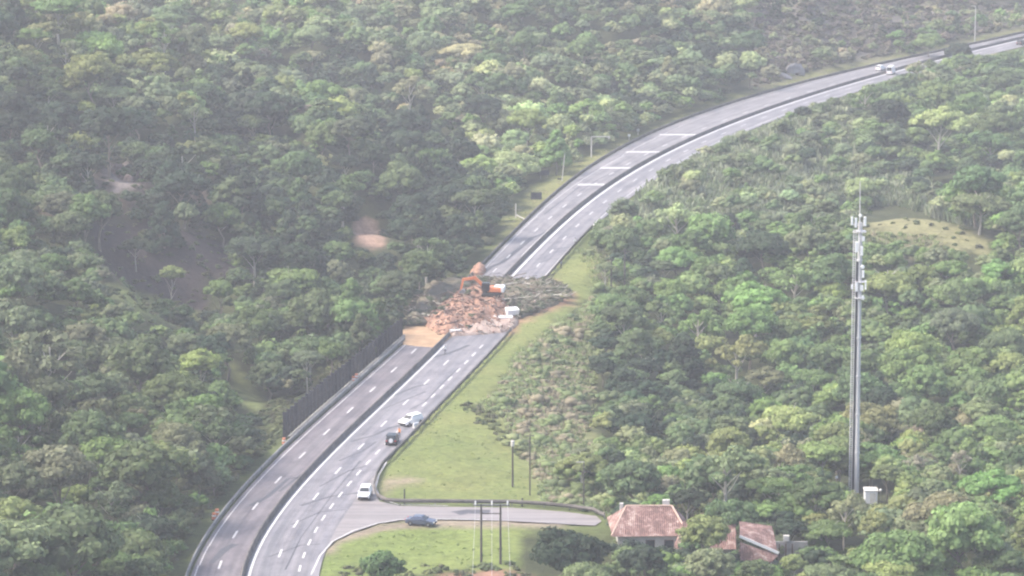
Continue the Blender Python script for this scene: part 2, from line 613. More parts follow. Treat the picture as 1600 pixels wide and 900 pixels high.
def ground_at(x, y):
    x, y = np.asarray(x, float), np.asarray(y, float)
    i = np.clip(np.searchsorted(gx, x) - 1, 0, nx - 2)
    j = np.clip(np.searchsorted(gy, y) - 1, 0, ny - 2)
    fx_, fy_ = np.clip((x - gx[i]) / (gx[i + 1] - gx[i]), 0, 1), np.clip((y - gy[j]) / (gy[j + 1] - gy[j]), 0, 1)
    return (Z[j, i] * (1 - fx_) + Z[j, i + 1] * fx_) * (1 - fy_) + (Z[j + 1, i] * (1 - fx_) + Z[j + 1, i + 1] * fx_) * fy_


n1 = fbm(V[:, 0] / 9, V[:, 1] / 9, 11)[:, None]
n2 = fbm(V[:, 0] / 3, V[:, 1] / 3, 21)[:, None]
tint = np.array([.050, .058, .028]) * (0.6 + .8 * n2)                     # forest floor


def paint(poly, c1, c2, soft=6.0, yr=(0, 9999)):
    global tint
    ins = inpoly(U_, V_, poly)
    d = polydist(U_, V_, poly)
    k = np.clip(.5 + np.where(ins, d, -d) / soft + (n2[:, 0] - .5) * 1.6, 0, 1)
    k = np.where((V[:, 1] > yr[0]) & (V[:, 1] < yr[1]), k, 0)[:, None]
    c = np.array(c1) * (1 - n1) + np.array(c2) * n1
    c = c * (.8 + .4 * n2)
    tint = tint * (1 - k) + c * k


rd = roaddist(V[:, 0], V[:, 1])
k = np.clip(1 - rd / 9, 0, 1)[:, None]
tint = tint * (1 - k) + (np.array([.10, .125, .045]) * (.7 + .6 * n2)) * k
paint(VERGE_R, (.125, .165, .055), (.185, .195, .075), 8, (430, 760))
paint(VERGE_N, (.135, .18, .055), (.165, .195, .065), 8, (430, 500))
paint([(520, 846), (555, 828), (590, 818), (700, 811), (880, 817), (890, 824), (700, 824), (600, 828), (540, 846), (505, 875)], (.19, .16, .12), (.26, .22, .17), 4, (430, 520))
paint([(600, 745), (640, 745), (660, 752), (630, 760), (603, 772), (596, 782)], (.22, .19, .13), (.26, .22, .16), 10, (430, 540))
paint(VERGE_L, (.15, .165, .065), (.20, .20, .09), 8, (640, 1200))
paint([(845, 530), (930, 470), (1010, 470), (925, 610), (925, 690), (1080, 760), (1120, 790), (852, 785), (790, 655), (790, 600)], (.16, .19, .085), (.22, .225, .12), 10, (460, 700))
paint(HUMP, (.17, .175, .085), (.21, .20, .11), 14, (600, 760))
paint(HUMP_LO, (.13, .13, .07), (.17, .155, .09), 14, (600, 760))
paint(SCAR, (.040, .034, .036), (.072, .056, .054), 12, (560, 720))
paint(SCAR_TOP, (.06, .05, .045), (.10, .08, .06), 12, (600, 760))
paint(PINK, (.30, .20, .155), (.36, .25, .20), 6, (640, 760))
paint(PINK2, (.20, .17, .16), (.27, .235, .22), 8, (640, 760))
paint(GRASS_P, (.15, .185, .065), (.19, .21, .09), 8, (540, 660))
paint(GRASS_Q, (.12, .15, .06), (.15, .17, .07), 8, (500, 660))
paint(FAR_CUT, (.085, .08, .07), (.15, .135, .12), 25, (850, 1250))
paint(SLIDE, (.20, .12, .08), (.33, .20, .14), 10, (590, 700))
paint([(690, 898), (800, 890), (830, 905), (690, 930)], (.22, .12, .09), (.27, .16, .12), 8, (420, 480))
M_GROUND = leaf_mat('ground_cover', .9, .1)
_nt = M_GROUND.node_tree
_b = _nt.nodes['Principled BSDF']
_tc = _nt.nodes.new('ShaderNodeTexCoord')
_nz = _nt.nodes.new('ShaderNodeTexNoise')
_nz.inputs['Scale'].default_value = .9
_nz.inputs['Detail'].default_value = 7
_nz.inputs['Roughness'].default_value = .7
_bp = _nt.nodes.new('ShaderNodeBump')
_bp.inputs['Strength'].default_value = .7
_bp.inputs['Distance'].default_value = .35
_nt.links.new(_tc.outputs['Object'], _nz.inputs['Vector'])
_nt.links.new(_nz.outputs['Fac'], _bp.inputs['Height'])
_nt.links.new(_bp.outputs[0], _b.inputs['Normal'])
_r = _nt.nodes.new('ShaderNodeValToRGB')
_r.color_ramp.elements[0].position = .35
_r.color_ramp.elements[0].color = (.72, .72, .72, 1)
_r.color_ramp.elements[1].position = .65
_r.color_ramp.elements[1].color = (1.2, 1.2, 1.15, 1)
_nt.links.new(_nz.outputs['Fac'], _r.inputs[0])
_m = _nt.nodes.new('ShaderNodeMix')
_m.data_type = 'RGBA'
_m.blend_type = 'MULTIPLY'
_m.inputs[0].default_value = 1
_old = _b.inputs['Base Color'].links[0].from_socket
_nt.links.new(_old, _m.inputs[6])
_nt.links.new(_r.outputs[0], _m.inputs[7])
_nt.links.new(_m.outputs[2], _b.inputs['Base Color'])
g = mesh_np('ground', V, Fq, M_GROUND, tint=tint, smooth=True)
tag(g, 'hilly valley ground of grass, soil and rock', kind='structure')


# ------------------------------------------------------------------ road
def strip(name, y0, y1, a, b, z, m, parent=None, step=3.0, za=None):
    ys = np.arange(y0, y1 + .01, step)
    fa = a if callable(a) else (lambda y: np.full_like(y, a))
    fb = b if callable(b) else (lambda y: np.full_like(y, b))
    K = 4
    Vs = []
    UV = []
    s = np.r_[0, np.cumsum(np.hypot(np.diff(xM(ys)), np.diff(ys)))]
    for i in range(K + 1):
        o = fa(ys) + (fb(ys) - fa(ys)) * i / K
        Vs.append(np.c_[RX(ys, o), ys, np.full(len(ys), z)])
        UV.append(np.c_[o, s])
    Vs, UV = np.concatenate(Vs), np.concatenate(UV)
    n_ = len(ys)
    Fs = []
    for i in range(K):
        j = np.arange(n_ - 1)
        Fs.append(np.c_[i * n_ + j, (i + 1) * n_ + j, (i + 1) * n_ + j + 1, i * n_ + j + 1])
    Fs = np.concatenate(Fs)
    o = mesh_np(name, Vs, Fs, m, parent)
    uvl = o.data.uv_layers.new(name='uv')
    uvl.data.foreach_set('uv', UV[Fs.ravel()].astype(np.float32).ravel())
    return o


rl = tag(strip('road', Y0, 638, lambda y: -oL(y), -.35, 0.0, M_ASPH_L), 'worn dark carriageway under the forested slope', kind='structure')
rf = tag(strip('road', 638, Y1, lambda y: -oL(y), -.35, 0.0, M_ASPH_F), 'pale upper carriageway curving away beyond the landslide', kind='structure')
rr = tag(strip('road', Y0, Y1, .35, lambda y: oR(y), 0.0, M_ASPH_R), 'paler grey carriageway beside the grass verge', kind='structure')
bm = nb()
vs = [bm.verts.new((x, y, -.012)) for x, y in RAMP]
bm.faces.new(vs)
bmesh.ops.triangulate(bm, faces=list(bm.faces))
ramp = obj('road', bm, M_ASPH_S)
uvl = ramp.data.uv_layers.new(name='uv')
for lp in ramp.data.loops:
    c = ramp.data.vertices[lp.vertex_index].co
    uvl.data[lp.index].uv = (c.y * .7, c.x)
tag(ramp, 'pale side road leaving the highway towards the house', kind='structure')


def quads_on_road(items, z):
    """items: (y0, y1, o0, o1) -> V, F following the road"""
    Vs, Fs = [], []
    for (ya, yb, oa, ob) in items:
        k0 = max(1, int((yb - ya) / 4))
        ys = np.linspace(ya, yb, k0 + 1)
        for j in range(k0):
            b_ = len(Vs)
            for yy, oo in ((ys[j], oa), (ys[j], ob), (ys[j + 1], ob), (ys[j + 1], oa)):
                Vs.append((float(RX(yy, oo)), float(yy), z))
            Fs.append((b_, b_ + 1, b_ + 2, b_ + 3))
    return Vs, Fs


SL0, SL1 = 612, 664          # the road is buried between these distances
dashL, dashR = [], []
y = 440.0
while y < 1100:
    if not (SL0 - 6 < y < SL1):
        dashL.append((y, y + 4.2 * float(cosr(y)), -3.68, -3.38))
    y += 16.2 * float(cosr(y))
y = 446.0
while y < 1100:
    if not (SL0 - 8 < y < SL1):
        dashR.append((y, y + 4.2 * float(cosr(y)), 4.0, 4.3))
    y += 16.2 * float(cosr(y))
y = 441.0
while y < 735:
    if not (SL0 - 6 < y < SL1):
        dashR.append((y, y + 3.2 * float(cosr(y)), 7.38, 7.68))
    y += 6.9 * float(cosr(y))
solR = [(Y0, SL0 - 4, .72, 1.06), (SL1 + 4, Y1 - 5, .75, 1.3), (SL1 + 2, Y1 - 5, 7.25, 7.42)]
solL = []
for a_ in np.arange(Y0, Y1 - 12, 10):
    if SL0 - 12 < a_ < SL1:
        continue
    oe = float(oL(a_))
    sh_ = .55 if a_ < 760 else min(.55 + (a_ - 760) * .03, 2.6)
    if a_ > 1000:
        sh_ = max(.6, 2.6 - (a_ - 1000) * .03)
    solL.append((a_, a_ + 10, -oe + sh_, -oe + sh_ + .16))
    if a_ > 690:
        solL.append((a_, a_ + 10, -1.05, -.88))
bars = [(G(945, 288)[1], 0), (G(985, 262)[1], 0), (G(1022, 237)[1], 0), (G(1083, 210)[1], 0)]
barq = []
for yy, _ in bars:
    yy = float(yy)
    barq.append((yy - 1.1, yy + .3, -float(oL(yy)) + 2.2, -.9))
Vq, Fq_ = quads_on_road([q for q in dashL + solL if q[0] < 640], .004)
mesh_np('lane_markings', Vq, Fq_, M_PAINT, rl)
Vq, Fq_ = quads_on_road([q for q in dashL + solL if q[0] >= 640], .004)
mesh_np('lane_markings', Vq, Fq_, M_PAINT, rf)
Vq, Fq_ = quads_on_road(barq, .008)
mesh_np('rumble_bars', Vq, Fq_, M_LINE, rf)
Vq, Fq_ = quads_on_road(dashR + solR[2:], .004)
mesh_np('lane_markings', Vq, Fq_, M_PAINT, rr)
Vq, Fq_ = quads_on_road(solR[:2], .004)
mesh_np('edge_lines', Vq, Fq_, M_LINE, rr)


def ribbon(pix, w, z, wob=0):
    """flat painted or tarred line through pixels of the ground plane"""
    pp = [Vector((*[float(c) for c in G(u, v)], 0)) for u, v in pix]
    Vs, Fs = [], []
    for i, q in enumerate(pp):
        d = (pp[min(i + 1, len(pp) - 1)] - pp[max(i - 1, 0)]).normalized()
        nrm = Vector((-d.y, d.x, 0)) * w / 2 * (1 + wob * random.uniform(-.5, .5))
        Vs += [(q.x + nrm.x, q.y + nrm.y, z), (q.x - nrm.x, q.y - nrm.y, z)]
    for i in range(len(pp) - 1):
        Fs.append((2 * i, 2 * i + 1, 2 * i + 3, 2 * i + 2))
    return Vs, Fs


def merge(parts):
    Vs, Fs = [], []
    for a, b in parts:
        k0 = len(Vs)
        Vs += a
        Fs += [tuple(i + k0 for i in f) for f in b]
    return Vs, Fs


random.seed(4)
edge = [ribbon([(486, 898), (500, 868), (519, 846), (552, 829), (588, 818), (622, 812), (690, 811), (760, 812)], .22, .004),
        ribbon([(604, 722), (592, 742), (587, 762), (595, 780), (622, 788), (700, 790)], .22, .004)]
Va, Fa = merge(edge)
mesh_np('edge_lines', Va, Fa, M_PAINT, ramp)
Va, Fa = merge([ribbon([(742, 437), (765, 418), (785, 410), (812, 388), (830, 372), (862, 360), (880, 358)], .9, .003, .6), ribbon([(905, 300), (935, 280), (975, 262)], .3, .003, .6), ribbon([(850, 335), (880, 312), (905, 292)], .35, .003, .6)])
mesh_np('tar_seams', Va, Fa, M_TAR, rf)
tl = [ribbon([(392, 790), (420, 775), (450, 748), (480, 745)], .8, .003, .6), ribbon([(330, 880), (352, 858), (368, 850)], 1.0, .003, .6),
      ribbon([(436, 768), (470, 742), (482, 738)], .5, .003, .6)]
Va, Fa = merge(tl)
mesh_np('tar_seams', Va, Fa, M_TAR, rl)
tr = [ribbon([(648, 565), (690, 555), (712, 548), (733, 539)], .75, .003, .5), ribbon([(610, 620), (650, 604), (668, 600)], .6, .003, .5),
      ribbon([(596, 640), (640, 622), (665, 612)], .35, .003, .6), ribbon([(548, 690), (585, 680), (610, 668), (640, 662)], .7, .003, .6),
      ribbon([(530, 720), (568, 704), (588, 690)], .4, .003, .6), ribbon([(470, 790), (515, 776), (560, 770)], .6, .003, .6),
      ribbon([(455, 820), (500, 800), (540, 796)], .35, .003, .6), ribbon([(500, 760), (546, 735), (572, 728)], .35, .003, .6),
      ribbon([(860, 390), (876, 388), (892, 386)], .6, .003, .5), ribbon([(845, 410), (862, 404), (872, 405)], .35, .003, .5),
      ribbon([(420, 870), (470, 852), (500, 850)], .4, .003, .6), ribbon([(812, 425), (836, 420), (846, 421)], .4, .003, .6),
      ribbon([(640, 640), (664, 628), (690, 600), (716, 575)], .2, .003, .6), ribbon([(563, 720), (520, 772), (470, 840), (446, 890)], .22, .003, .6)]
Va, Fa = merge(tr)
mesh_np('tar_seams', Va, Fa, M_TAR, rr)
Va, Fa = merge([ribbon([(712, 802), (730, 799), (765, 800)], 2.4, -.008, .3)])
mesh_np('tar_patch', Va, Fa, M_TAR, ramp)


def profile_run(name, path, prof, m, parent=None):
    """path: list of (x, y, z); prof: list of (across, up) closed"""
    Vs, Fs = [], []
    k0 = len(prof)
    for i, q in enumerate(path):
        a = Vector(path[max(i - 1, 0)])
        b = Vector(path[min(i + 1, len(path) - 1)])
        d = (b - a)
        d.z = 0
        d.normalize()
        nr = Vector((d.y, -d.x, 0))
        for (o_, h_) in prof:
            Vs.append((q[0] + nr.x * o_, q[1] + nr.y * o_, q[2] + h_))
    for i in range(len(path) - 1):
        for j in range(k0):
            a, b = i * k0 + j, i * k0 + (j + 1) % k0
            Fs.append((a, b, b + k0, a + k0))
    return mesh_np(name, Vs, Fs, m, parent)


JERSEY = [(-.34, -.2), (-.34, .12), (-.16, .35), (-.10, .82), (.10, .82), (.16, .35), (.34, .12), (.34, -.2)]


def path_o(y0, y1, off, step=4, z=0.0):
    ys = np.arange(y0, y1 + .01, step)
    o = off(ys) if callable(off) else off
    return [(float(a), float(b), z) for a, b in zip(RX(ys, o), ys)]


for (a_, b_, lab) in ((Y0, 618, 'mossy dark concrete median barrier running from the mud up to the viewer'),
                      (666, Y1 - 4, 'dark concrete median barrier curving away beyond the landslide')):
    t = thing('median_barrier', lab, 'barrier', (0, 0, 0), 0, 'concrete barriers along the highway')
    profile_run('barrier_wall', path_o(a_, b_, 0.0), JERSEY, M_DCONC, t)
CURBW = [(-.14, -.2), (-.14, .5), (-.10, .62), (.10, .62), (.14, .5), (.14, -.2)]
for (a_, b_, lab) in ((Y0, 612, 'low grey edge barrier between the carriageway and the slatted fence'),
                      (668, 1110, 'low dark edge barrier beyond the slide below the forested hill')):
    t = thing('edge_barrier', lab, 'barrier', (0, 0, 0), 0, 'concrete barriers along the highway')
    profile_run('barrier_wall', path_o(a_, b_, lambda y: -oL(y) - .5), CURBW, M_DCONC if a_ > 600 else M_CONC, t)
# guard rail with posts on the valley side
GR = [(-.06, .45), (-.06, .78), (.02, .78), (.02, .45)]


def guardrail(path, lab, step=4.0, m=M_DCONC):
    t = thing('guard_rail', lab, 'guard rail', (0, 0, 0), 0, 'guard rails on the valley side')
    profile_run('rail', path, [(-.10, .30), (-.10, .86), (.06, .86), (.06, .30)], m, t)
    acc = 0
    last = None
    for q in path:
        if last is not None:
            acc += (Vector(q) - Vector(last)).length
        if last is None or acc >= step:
            acc = 0
            b = nb()
            box(b, (q[0], q[1], q[2] + .1), (.16, .16, 1.0))
            obj('rail_post', b, M_GALV, t)
        last = q
    return t


gp = path_o(532, 620, lambda y: oR(y) + .45, 4)
rp = [(598, 730), (589, 745), (584, 764), (590, 781), (604, 788), (625, 789.5), (680, 790), (740, 790.5), (800, 791), (850, 794), (890, 798), (926, 803), (945, 812)]
rpw = [(float(G(u, v)[0]), float(G(u, v)[1]) + .5, 0.0) for u, v in rp][::-1]
guardrail([q for q in rpw] + gp, 'long dark guard rail curving from the side road up along the grass verge', 4)
guardrail(path_o(668, 735, lambda y: oR(y) + .4, 4), 'dark guard rail at the valley edge just beyond the landslide', 8)

# ------------------------------------------------------------------ rockfall fence
fy = np.arange(534, 616, 2.4)
t = thing('rockfall_fence', 'tall dark slatted rockfall fence standing between carriageway and forest', 'fence')
fo = -(oL(fy) + 1.9)
fx = RX(fy, fo)
for i, (a, b) in enumerate(zip(fx, fy)):
    q = nb()
    hgt = 4.3 - .012 * (b - 534)
    box(q, (float(a), float(b), hgt / 2 - .3), (.58, .30, hgt + .6), rz=-.2)
    obj('fence_post', q, M_DARK, t)
pth = [(float(a), float(b), 0) for a, b in zip(fx, fy)]
for hh in (.8, 2.0, 3.9):
    profile_run('fence_rail', [(a, b + .2, hh - .012 * (b - 534)) for a, b, c in pth], [(-.04, 0), (-.04, .09), (.04, .09), (.04, 0)], M_DARK, t)
profile_run('fence_kerb', [(a + .6, b, 0) for a, b, c in pth], [(-.2, -.4), (-.2, .35), (.2, .35), (.2, -.4)], M_CONC, t)

# ------------------------------------------------------------------ vegetation


def ico(sub):
    b = bmesh.new()
    bmesh.ops.create_icosphere(b, subdivisions=sub, radius=1)
    b.verts.ensure_lookup_table()
    v = np.array([q.co[:] for q in b.verts])
    f = np.array([[q.index for q in fc.verts] for fc in b.faces])
    b.free()
    return v, f


ICO1, ICO2 = ico(1), ico(2)


def rdir(rng, n_, zmin=-1.0):
    z = rng.uniform(zmin, 1, n_)
    a = rng.uniform(0, 2 * np.pi, n_)
    r = np.sqrt(1 - z * z)
    return np.c_[r * np.cos(a), r * np.sin(a), z]


def make_crown(seed, kind, nl, nleaf, hi):
    """unit-radius crown, bottom near z=0. returns V, quads, tint (grey per vertex)"""
    rng = np.random.default_rng(seed)
    C, R, FL = [], [], []
    if kind == 'round':
        C.append((0, 0, .55)); R.append(.52); FL.append(.9)
        for i in range(nl):
            a = i * 2.39996 + rng.uniform(-.3, .3)
            e = math.asin(min(.97, max(-.25, (i + .5) / nl * 1.15 - .12)))
            rr_ = rng.uniform(.5, .78)
            C.append((rr_ * math.cos(a) * math.cos(e), rr_ * math.sin(a) * math.cos(e), .5 + rr_ * .85 * math.sin(e)))
            R.append(rng.uniform(.7, 1.3) * 1.30 / math.sqrt(nl)); FL.append(rng.uniform(.5, .8))
    elif kind == 'flat':
        for i in range(nl):
            a = i * 2.39996 + rng.uniform(-.4, .4)
            q = math.sqrt((i + .5) / nl)
            C.append((.8 * q * math.cos(a), .8 * q * math.sin(a), .95 - .45 * q * q + rng.uniform(-.12, .1)))
            R.append(rng.uniform(.2, .36)); FL.append(rng.uniform(.3, .48))
        for i in range(nl // 3):
            a = rng.uniform(0, 6.28)
            C.append((.45 * math.cos(a), .45 * math.sin(a), .45)); R.append(.25); FL.append(.6)
    elif kind == 'tall':
        for i in range(nl):
            q = (i + .5) / nl
            a = i * 2.39996
            rr_ = .62 * (1 - q) ** .7
            C.append((rr_ * math.cos(a), rr_ * math.sin(a), .15 + 1.75 * q)); R.append(.34 * (1 - .45 * q)); FL.append(.8)
    elif kind == 'open':
        for i in range(nl):
            d = rdir(rng, 1, -.1)[0]
            q = rng.uniform(.45, .9)
            C.append((q * d[0], q * d[1], .45 + .8 * q * d[2])); R.append(rng.uniform(.14, .24)); FL.append(.6)
    C, R, FL = np.array(C), np.array(R), np.array(FL)
    lt = rng.uniform(.80, 1.18, len(R))
    R *= 1.0
    Vs, Fs, Ts = [], [], []
    iv, fi = ICO2 if hi else ICO1
    k0 = 0
    sc_core = .82 if kind != 'open' else .45
    for c, r, fl, l_ in zip(C, R, FL, lt):
        v = iv * (1 + rng.uniform(-.16, .16, (len(iv), 1))) * r * sc_core
        v[:, 2] *= fl
        Vs.append(v + c)
        f4 = np.c_[fi, fi[:, 2]]
        Fs.append(fi + k0)
        k0 += len(v)
        Ts.append(np.full(len(v), l_ * .95))
    Vc, Fc, Tc = np.concatenate(Vs), np.concatenate(Fs), np.concatenate(Ts)
    # leaf clumps
    w = R ** 2
    w = w / w.sum()
    li = rng.choice(len(R), nleaf, p=w)
    d = rdir(rng, nleaf, -.45)
    rad = rng.uniform(.84, 1.2, nleaf)
    p = C[li] + d * (R[li] * rad)[:, None] * np.c_[np.ones(nleaf), np.ones(nleaf), FL[li]]
    nrm = d + rng.normal(0, .4, (nleaf, 3)) + np.array([0, 0, .3])
    nrm /= np.linalg.norm(nrm, axis=1)[:, None]
    t1 = np.cross(nrm, rng.normal(0, 1, (nleaf, 3)))
    t1 /= np.linalg.norm(t1, axis=1)[:, None]
    t2 = np.cross(nrm, t1)
    s = rng.uniform(.03, .085, nleaf) * (1.0 if hi else 1.35)
    a = (t1 * s[:, None])
    b = (t2 * (s * rng.uniform(.45, .9, nleaf))[:, None])
    q = np.stack([p - a, p + b * .9, p + a, p - b], 1).reshape(-1, 3)
    tq = np.repeat(lt[li] * rng.uniform(.78, 1.26, nleaf), 4)
    return Vc, Fc, Tc, q, tq


def crown_arrays(cr):
    """triangles only (quads of leaves split in two)"""
    Vc, Fc, Tc, q, tq = cr
    n0, nq = len(Vc), len(q) // 4
    base = n0 + np.arange(nq)[:, None] * 4
    F1 = base + np.array([[0, 1, 2]])
    F2 = base + np.array([[0, 2, 3]])
    return np.concatenate([Vc, q]), np.concatenate([Fc, F1, F2]), np.r_[Tc, tq]


KINDS = ['round', 'round', 'round', 'round', 'round', 'flat', 'flat', 'tall', 'tall', 'open', 'open']
NLH = [16, 26, 38, 30, 20, 17, 24, 15, 20, 20, 26]
NLL = [11, 17, 23, 19, 13, 12, 16, 11, 14, 12, 15]
HI = [crown_arrays(make_crown(100 + i, k_, NLH[i], {'open': 1800}.get(k_, 3400), True)) for i, k_ in enumerate(KINDS)]
LO = [crown_arrays(make_crown(200 + i, k_, NLL[i], {'open': 300}.get(k_, 480), False)) for i, k_ in enumerate(KINDS)]
LO2 = [crown_arrays(make_crown(230 + i, 'round', 7, 220, False)) for i in range(5)]
HI_ME = [mesh_np('crown', v, f, M_LEAF, tint=np.repeat(t_[:, None], 3, 1), link=False) for v, f, t_ in HI]

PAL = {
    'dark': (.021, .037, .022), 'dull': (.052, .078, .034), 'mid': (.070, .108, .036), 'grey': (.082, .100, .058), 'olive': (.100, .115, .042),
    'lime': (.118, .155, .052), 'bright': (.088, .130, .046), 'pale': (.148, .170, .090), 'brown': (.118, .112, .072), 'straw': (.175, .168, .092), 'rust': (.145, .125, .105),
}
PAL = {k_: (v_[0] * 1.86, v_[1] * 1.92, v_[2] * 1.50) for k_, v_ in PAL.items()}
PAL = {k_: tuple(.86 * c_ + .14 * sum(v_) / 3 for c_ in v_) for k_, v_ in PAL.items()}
WORD = {'dark': 'dark green', 'dull': 'dull green', 'mid': 'mid green', 'grey': 'greyish green', 'olive': 'olive green', 'lime': 'yellow-green', 'bright': 'bright green',
        'pale': 'pale green', 'brown': 'brownish', 'straw': 'straw-coloured', 'rust': 'reddish brown'}
# regional mixes, with gully shade put into the dark leaves: (u, v, ru, rv, {palette: weight})
REG = [
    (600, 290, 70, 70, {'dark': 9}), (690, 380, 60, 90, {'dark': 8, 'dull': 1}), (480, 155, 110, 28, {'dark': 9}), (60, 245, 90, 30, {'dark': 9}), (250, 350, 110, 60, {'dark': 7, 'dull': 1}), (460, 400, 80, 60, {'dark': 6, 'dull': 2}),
    (960, 720, 110, 60, {'pale': 3, 'mid': 4, 'olive': 2}),
    (650, 340, 120, 120, {'dark': 6, 'dull': 3, 'grey': 1}), (650, 190, 120, 60, {'brown': 4, 'straw': 3, 'grey': 3, 'dull': 2}), (320, 700, 200, 160, {'dark': 3, 'dull': 5, 'grey': 2, 'mid': 2, 'lime': .6}),
    (60, 620, 160, 200, {'dull': 4, 'grey': 3, 'brown': 1, 'mid': 2, 'olive': 1}), (430, 330, 140, 120, {'dark': 4, 'dull': 4, 'mid': 2, 'olive': 1}), (220, 130, 200, 90, {'dull': 2, 'grey': 3, 'olive': 3, 'mid': 3, 'pale': 2}),
    (60, 230, 120, 90, {'dark': 3, 'dull': 4, 'grey': 1}), (480, 60, 300, 70, {'grey': 5, 'brown': 2, 'dull': 4, 'pale': 1, 'olive': 2}), (850, 60, 300, 90, {'grey': 5, 'dull': 4, 'dark': 1, 'brown': 1.5, 'pale': 1.2}),
    (1080, 100, 120, 110, {'dull': 5, 'grey': 3, 'dark': 3, 'pale': 1}), (1350, 40, 250, 70, {'brown': 5, 'grey': 4, 'rust': 1, 'dark': 2}), (800, 250, 80, 60, {'pale': 4, 'lime': 3, 'mid': 2}),
    (1150, 300, 250, 90, {'grey': 4, 'dull': 3, 'pale': 2, 'mid': 2}), (1180, 460, 120, 60, {'bright': 4, 'mid': 4, 'lime': 1}), (1250, 540, 350, 60, {'dull': 4, 'mid': 3, 'dark': 2, 'olive': 2, 'bright': 1}),
    (1450, 450, 180, 60, {'bright': 2, 'mid': 4, 'dull': 3, 'pale': 1}), (1480, 640, 180, 70, {'lime': 3, 'bright': 3, 'mid': 4, 'dull': 1}), (1420, 720, 60, 40, {'brown': 4, 'rust': 1, 'dull': 2}),
    (1100, 690, 200, 80, {'dull': 4, 'dark': 3, 'grey': 4, 'mid': 1}), (1250, 770, 150, 30, {'olive': 4, 'lime': 2, 'brown': 1}), (1000, 720, 90, 60, {'mid': 3, 'pale': 2, 'olive': 3, 'grey': 2}),
    (1450, 850, 250, 70, {'mid': 4, 'olive': 3, 'grey': 3, 'bright': 1}), (1000, 870, 200, 40, {'dark': 4, 'dull': 3}), (1500, 240, 150, 110, {'dull': 5, 'dark': 2, 'mid': 2, 'pale': .6}),
    (960, 560, 60, 90, {'dark': 4, 'dull': 3}), (1080, 600, 100, 60, {'dull': 3, 'dark': 2, 'mid': 2}), (1520, 120, 100, 60, {'mid': 4, 'bright': 2, 'dull': 2}),
]
rng = np.random.default_rng(7)


DARKS = [[(0, 290), (140, 280), (330, 300), (330, 345), (130, 345), (0, 325)], [(545, 300), (560, 230), (640, 235), (760, 300), (775, 360), (740, 435), (640, 500), (560, 470), (600, 400)],  # dark stands, and gullies whose shade is painted in as dark leaves
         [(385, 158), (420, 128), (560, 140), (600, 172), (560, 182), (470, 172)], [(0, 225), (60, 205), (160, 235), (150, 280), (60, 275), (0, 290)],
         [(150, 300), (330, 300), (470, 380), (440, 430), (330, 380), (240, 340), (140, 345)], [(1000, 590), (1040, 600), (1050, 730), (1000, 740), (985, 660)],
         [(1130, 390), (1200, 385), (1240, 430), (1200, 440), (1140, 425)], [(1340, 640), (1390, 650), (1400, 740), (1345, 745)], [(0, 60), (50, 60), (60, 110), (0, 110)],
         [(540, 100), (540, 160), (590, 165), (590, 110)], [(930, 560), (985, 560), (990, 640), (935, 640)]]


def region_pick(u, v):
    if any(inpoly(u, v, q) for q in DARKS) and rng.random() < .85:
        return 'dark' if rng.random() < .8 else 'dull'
    w = {}
    for (a, b, ra, rb, d) in REG:
        q = math.exp(-(((u - a) / ra) ** 2 + ((v - b) / rb) ** 2))
        for k_, x_ in d.items():
            w[k_] = w.get(k_, 0) + q * x_ / sum(d.values())
    for k_, x_ in {'dull': .3, 'mid': .25, 'grey': .2}.items():
        w[k_] = w.get(k_, 0) + x_ * .15
    ks = list(w)
    p_ = np.array([w[q] for q in ks])
    return ks[rng.choice(len(ks), p=p_ / p_.sum())]


PL = []   # x, y, z, R, h, asp, proto, palette, rot, label


def blocked(x, y, ztop, R, z0, side_right, soft=False):
    pts_ = [(x, y, ztop), (x - R * .9, y, ztop - R * .6), (x + R * .9, y, ztop - R * .6), (x, y, ztop - R * .9), (x - R * .6, y, ztop - R * .2), (x + R * .6, y, ztop - R * .2), (x, y, ztop - R * 1.6), (x - R * .8, y, ztop - R * 1.3), (x + R * .8, y, ztop - R * 1.3)]
    u, v, d = proj([p_[0] for p_ in pts_], [p_[1] for p_ in pts_], [p_[2] for p_ in pts_])
    for poly, lim in KEEP:
        if y < lim and inpoly(u, v, poly).any():
            return True
    # road
    if (u[0] < 940 or not side_right):
        gx_, gy_ = G(u, v)
        rdd = roaddist(gx_, gy_)
        if ((rdd < .8) & (y < gy_)).any():
            return True
    return False


def scatter(y0, y1, spacing, rmin, rmax):
    yy = y0
    while yy < y1:
        half = 800 / F * yy / CP * 1.06 + 6
        xx = -half
        while xx < half:
            x_, y_ = xx + rng.uniform(-.45, .45) * spacing, yy + rng.uniform(-.45, .45) * spacing
            xx += spacing
            yield x_, y_
        yy += spacing


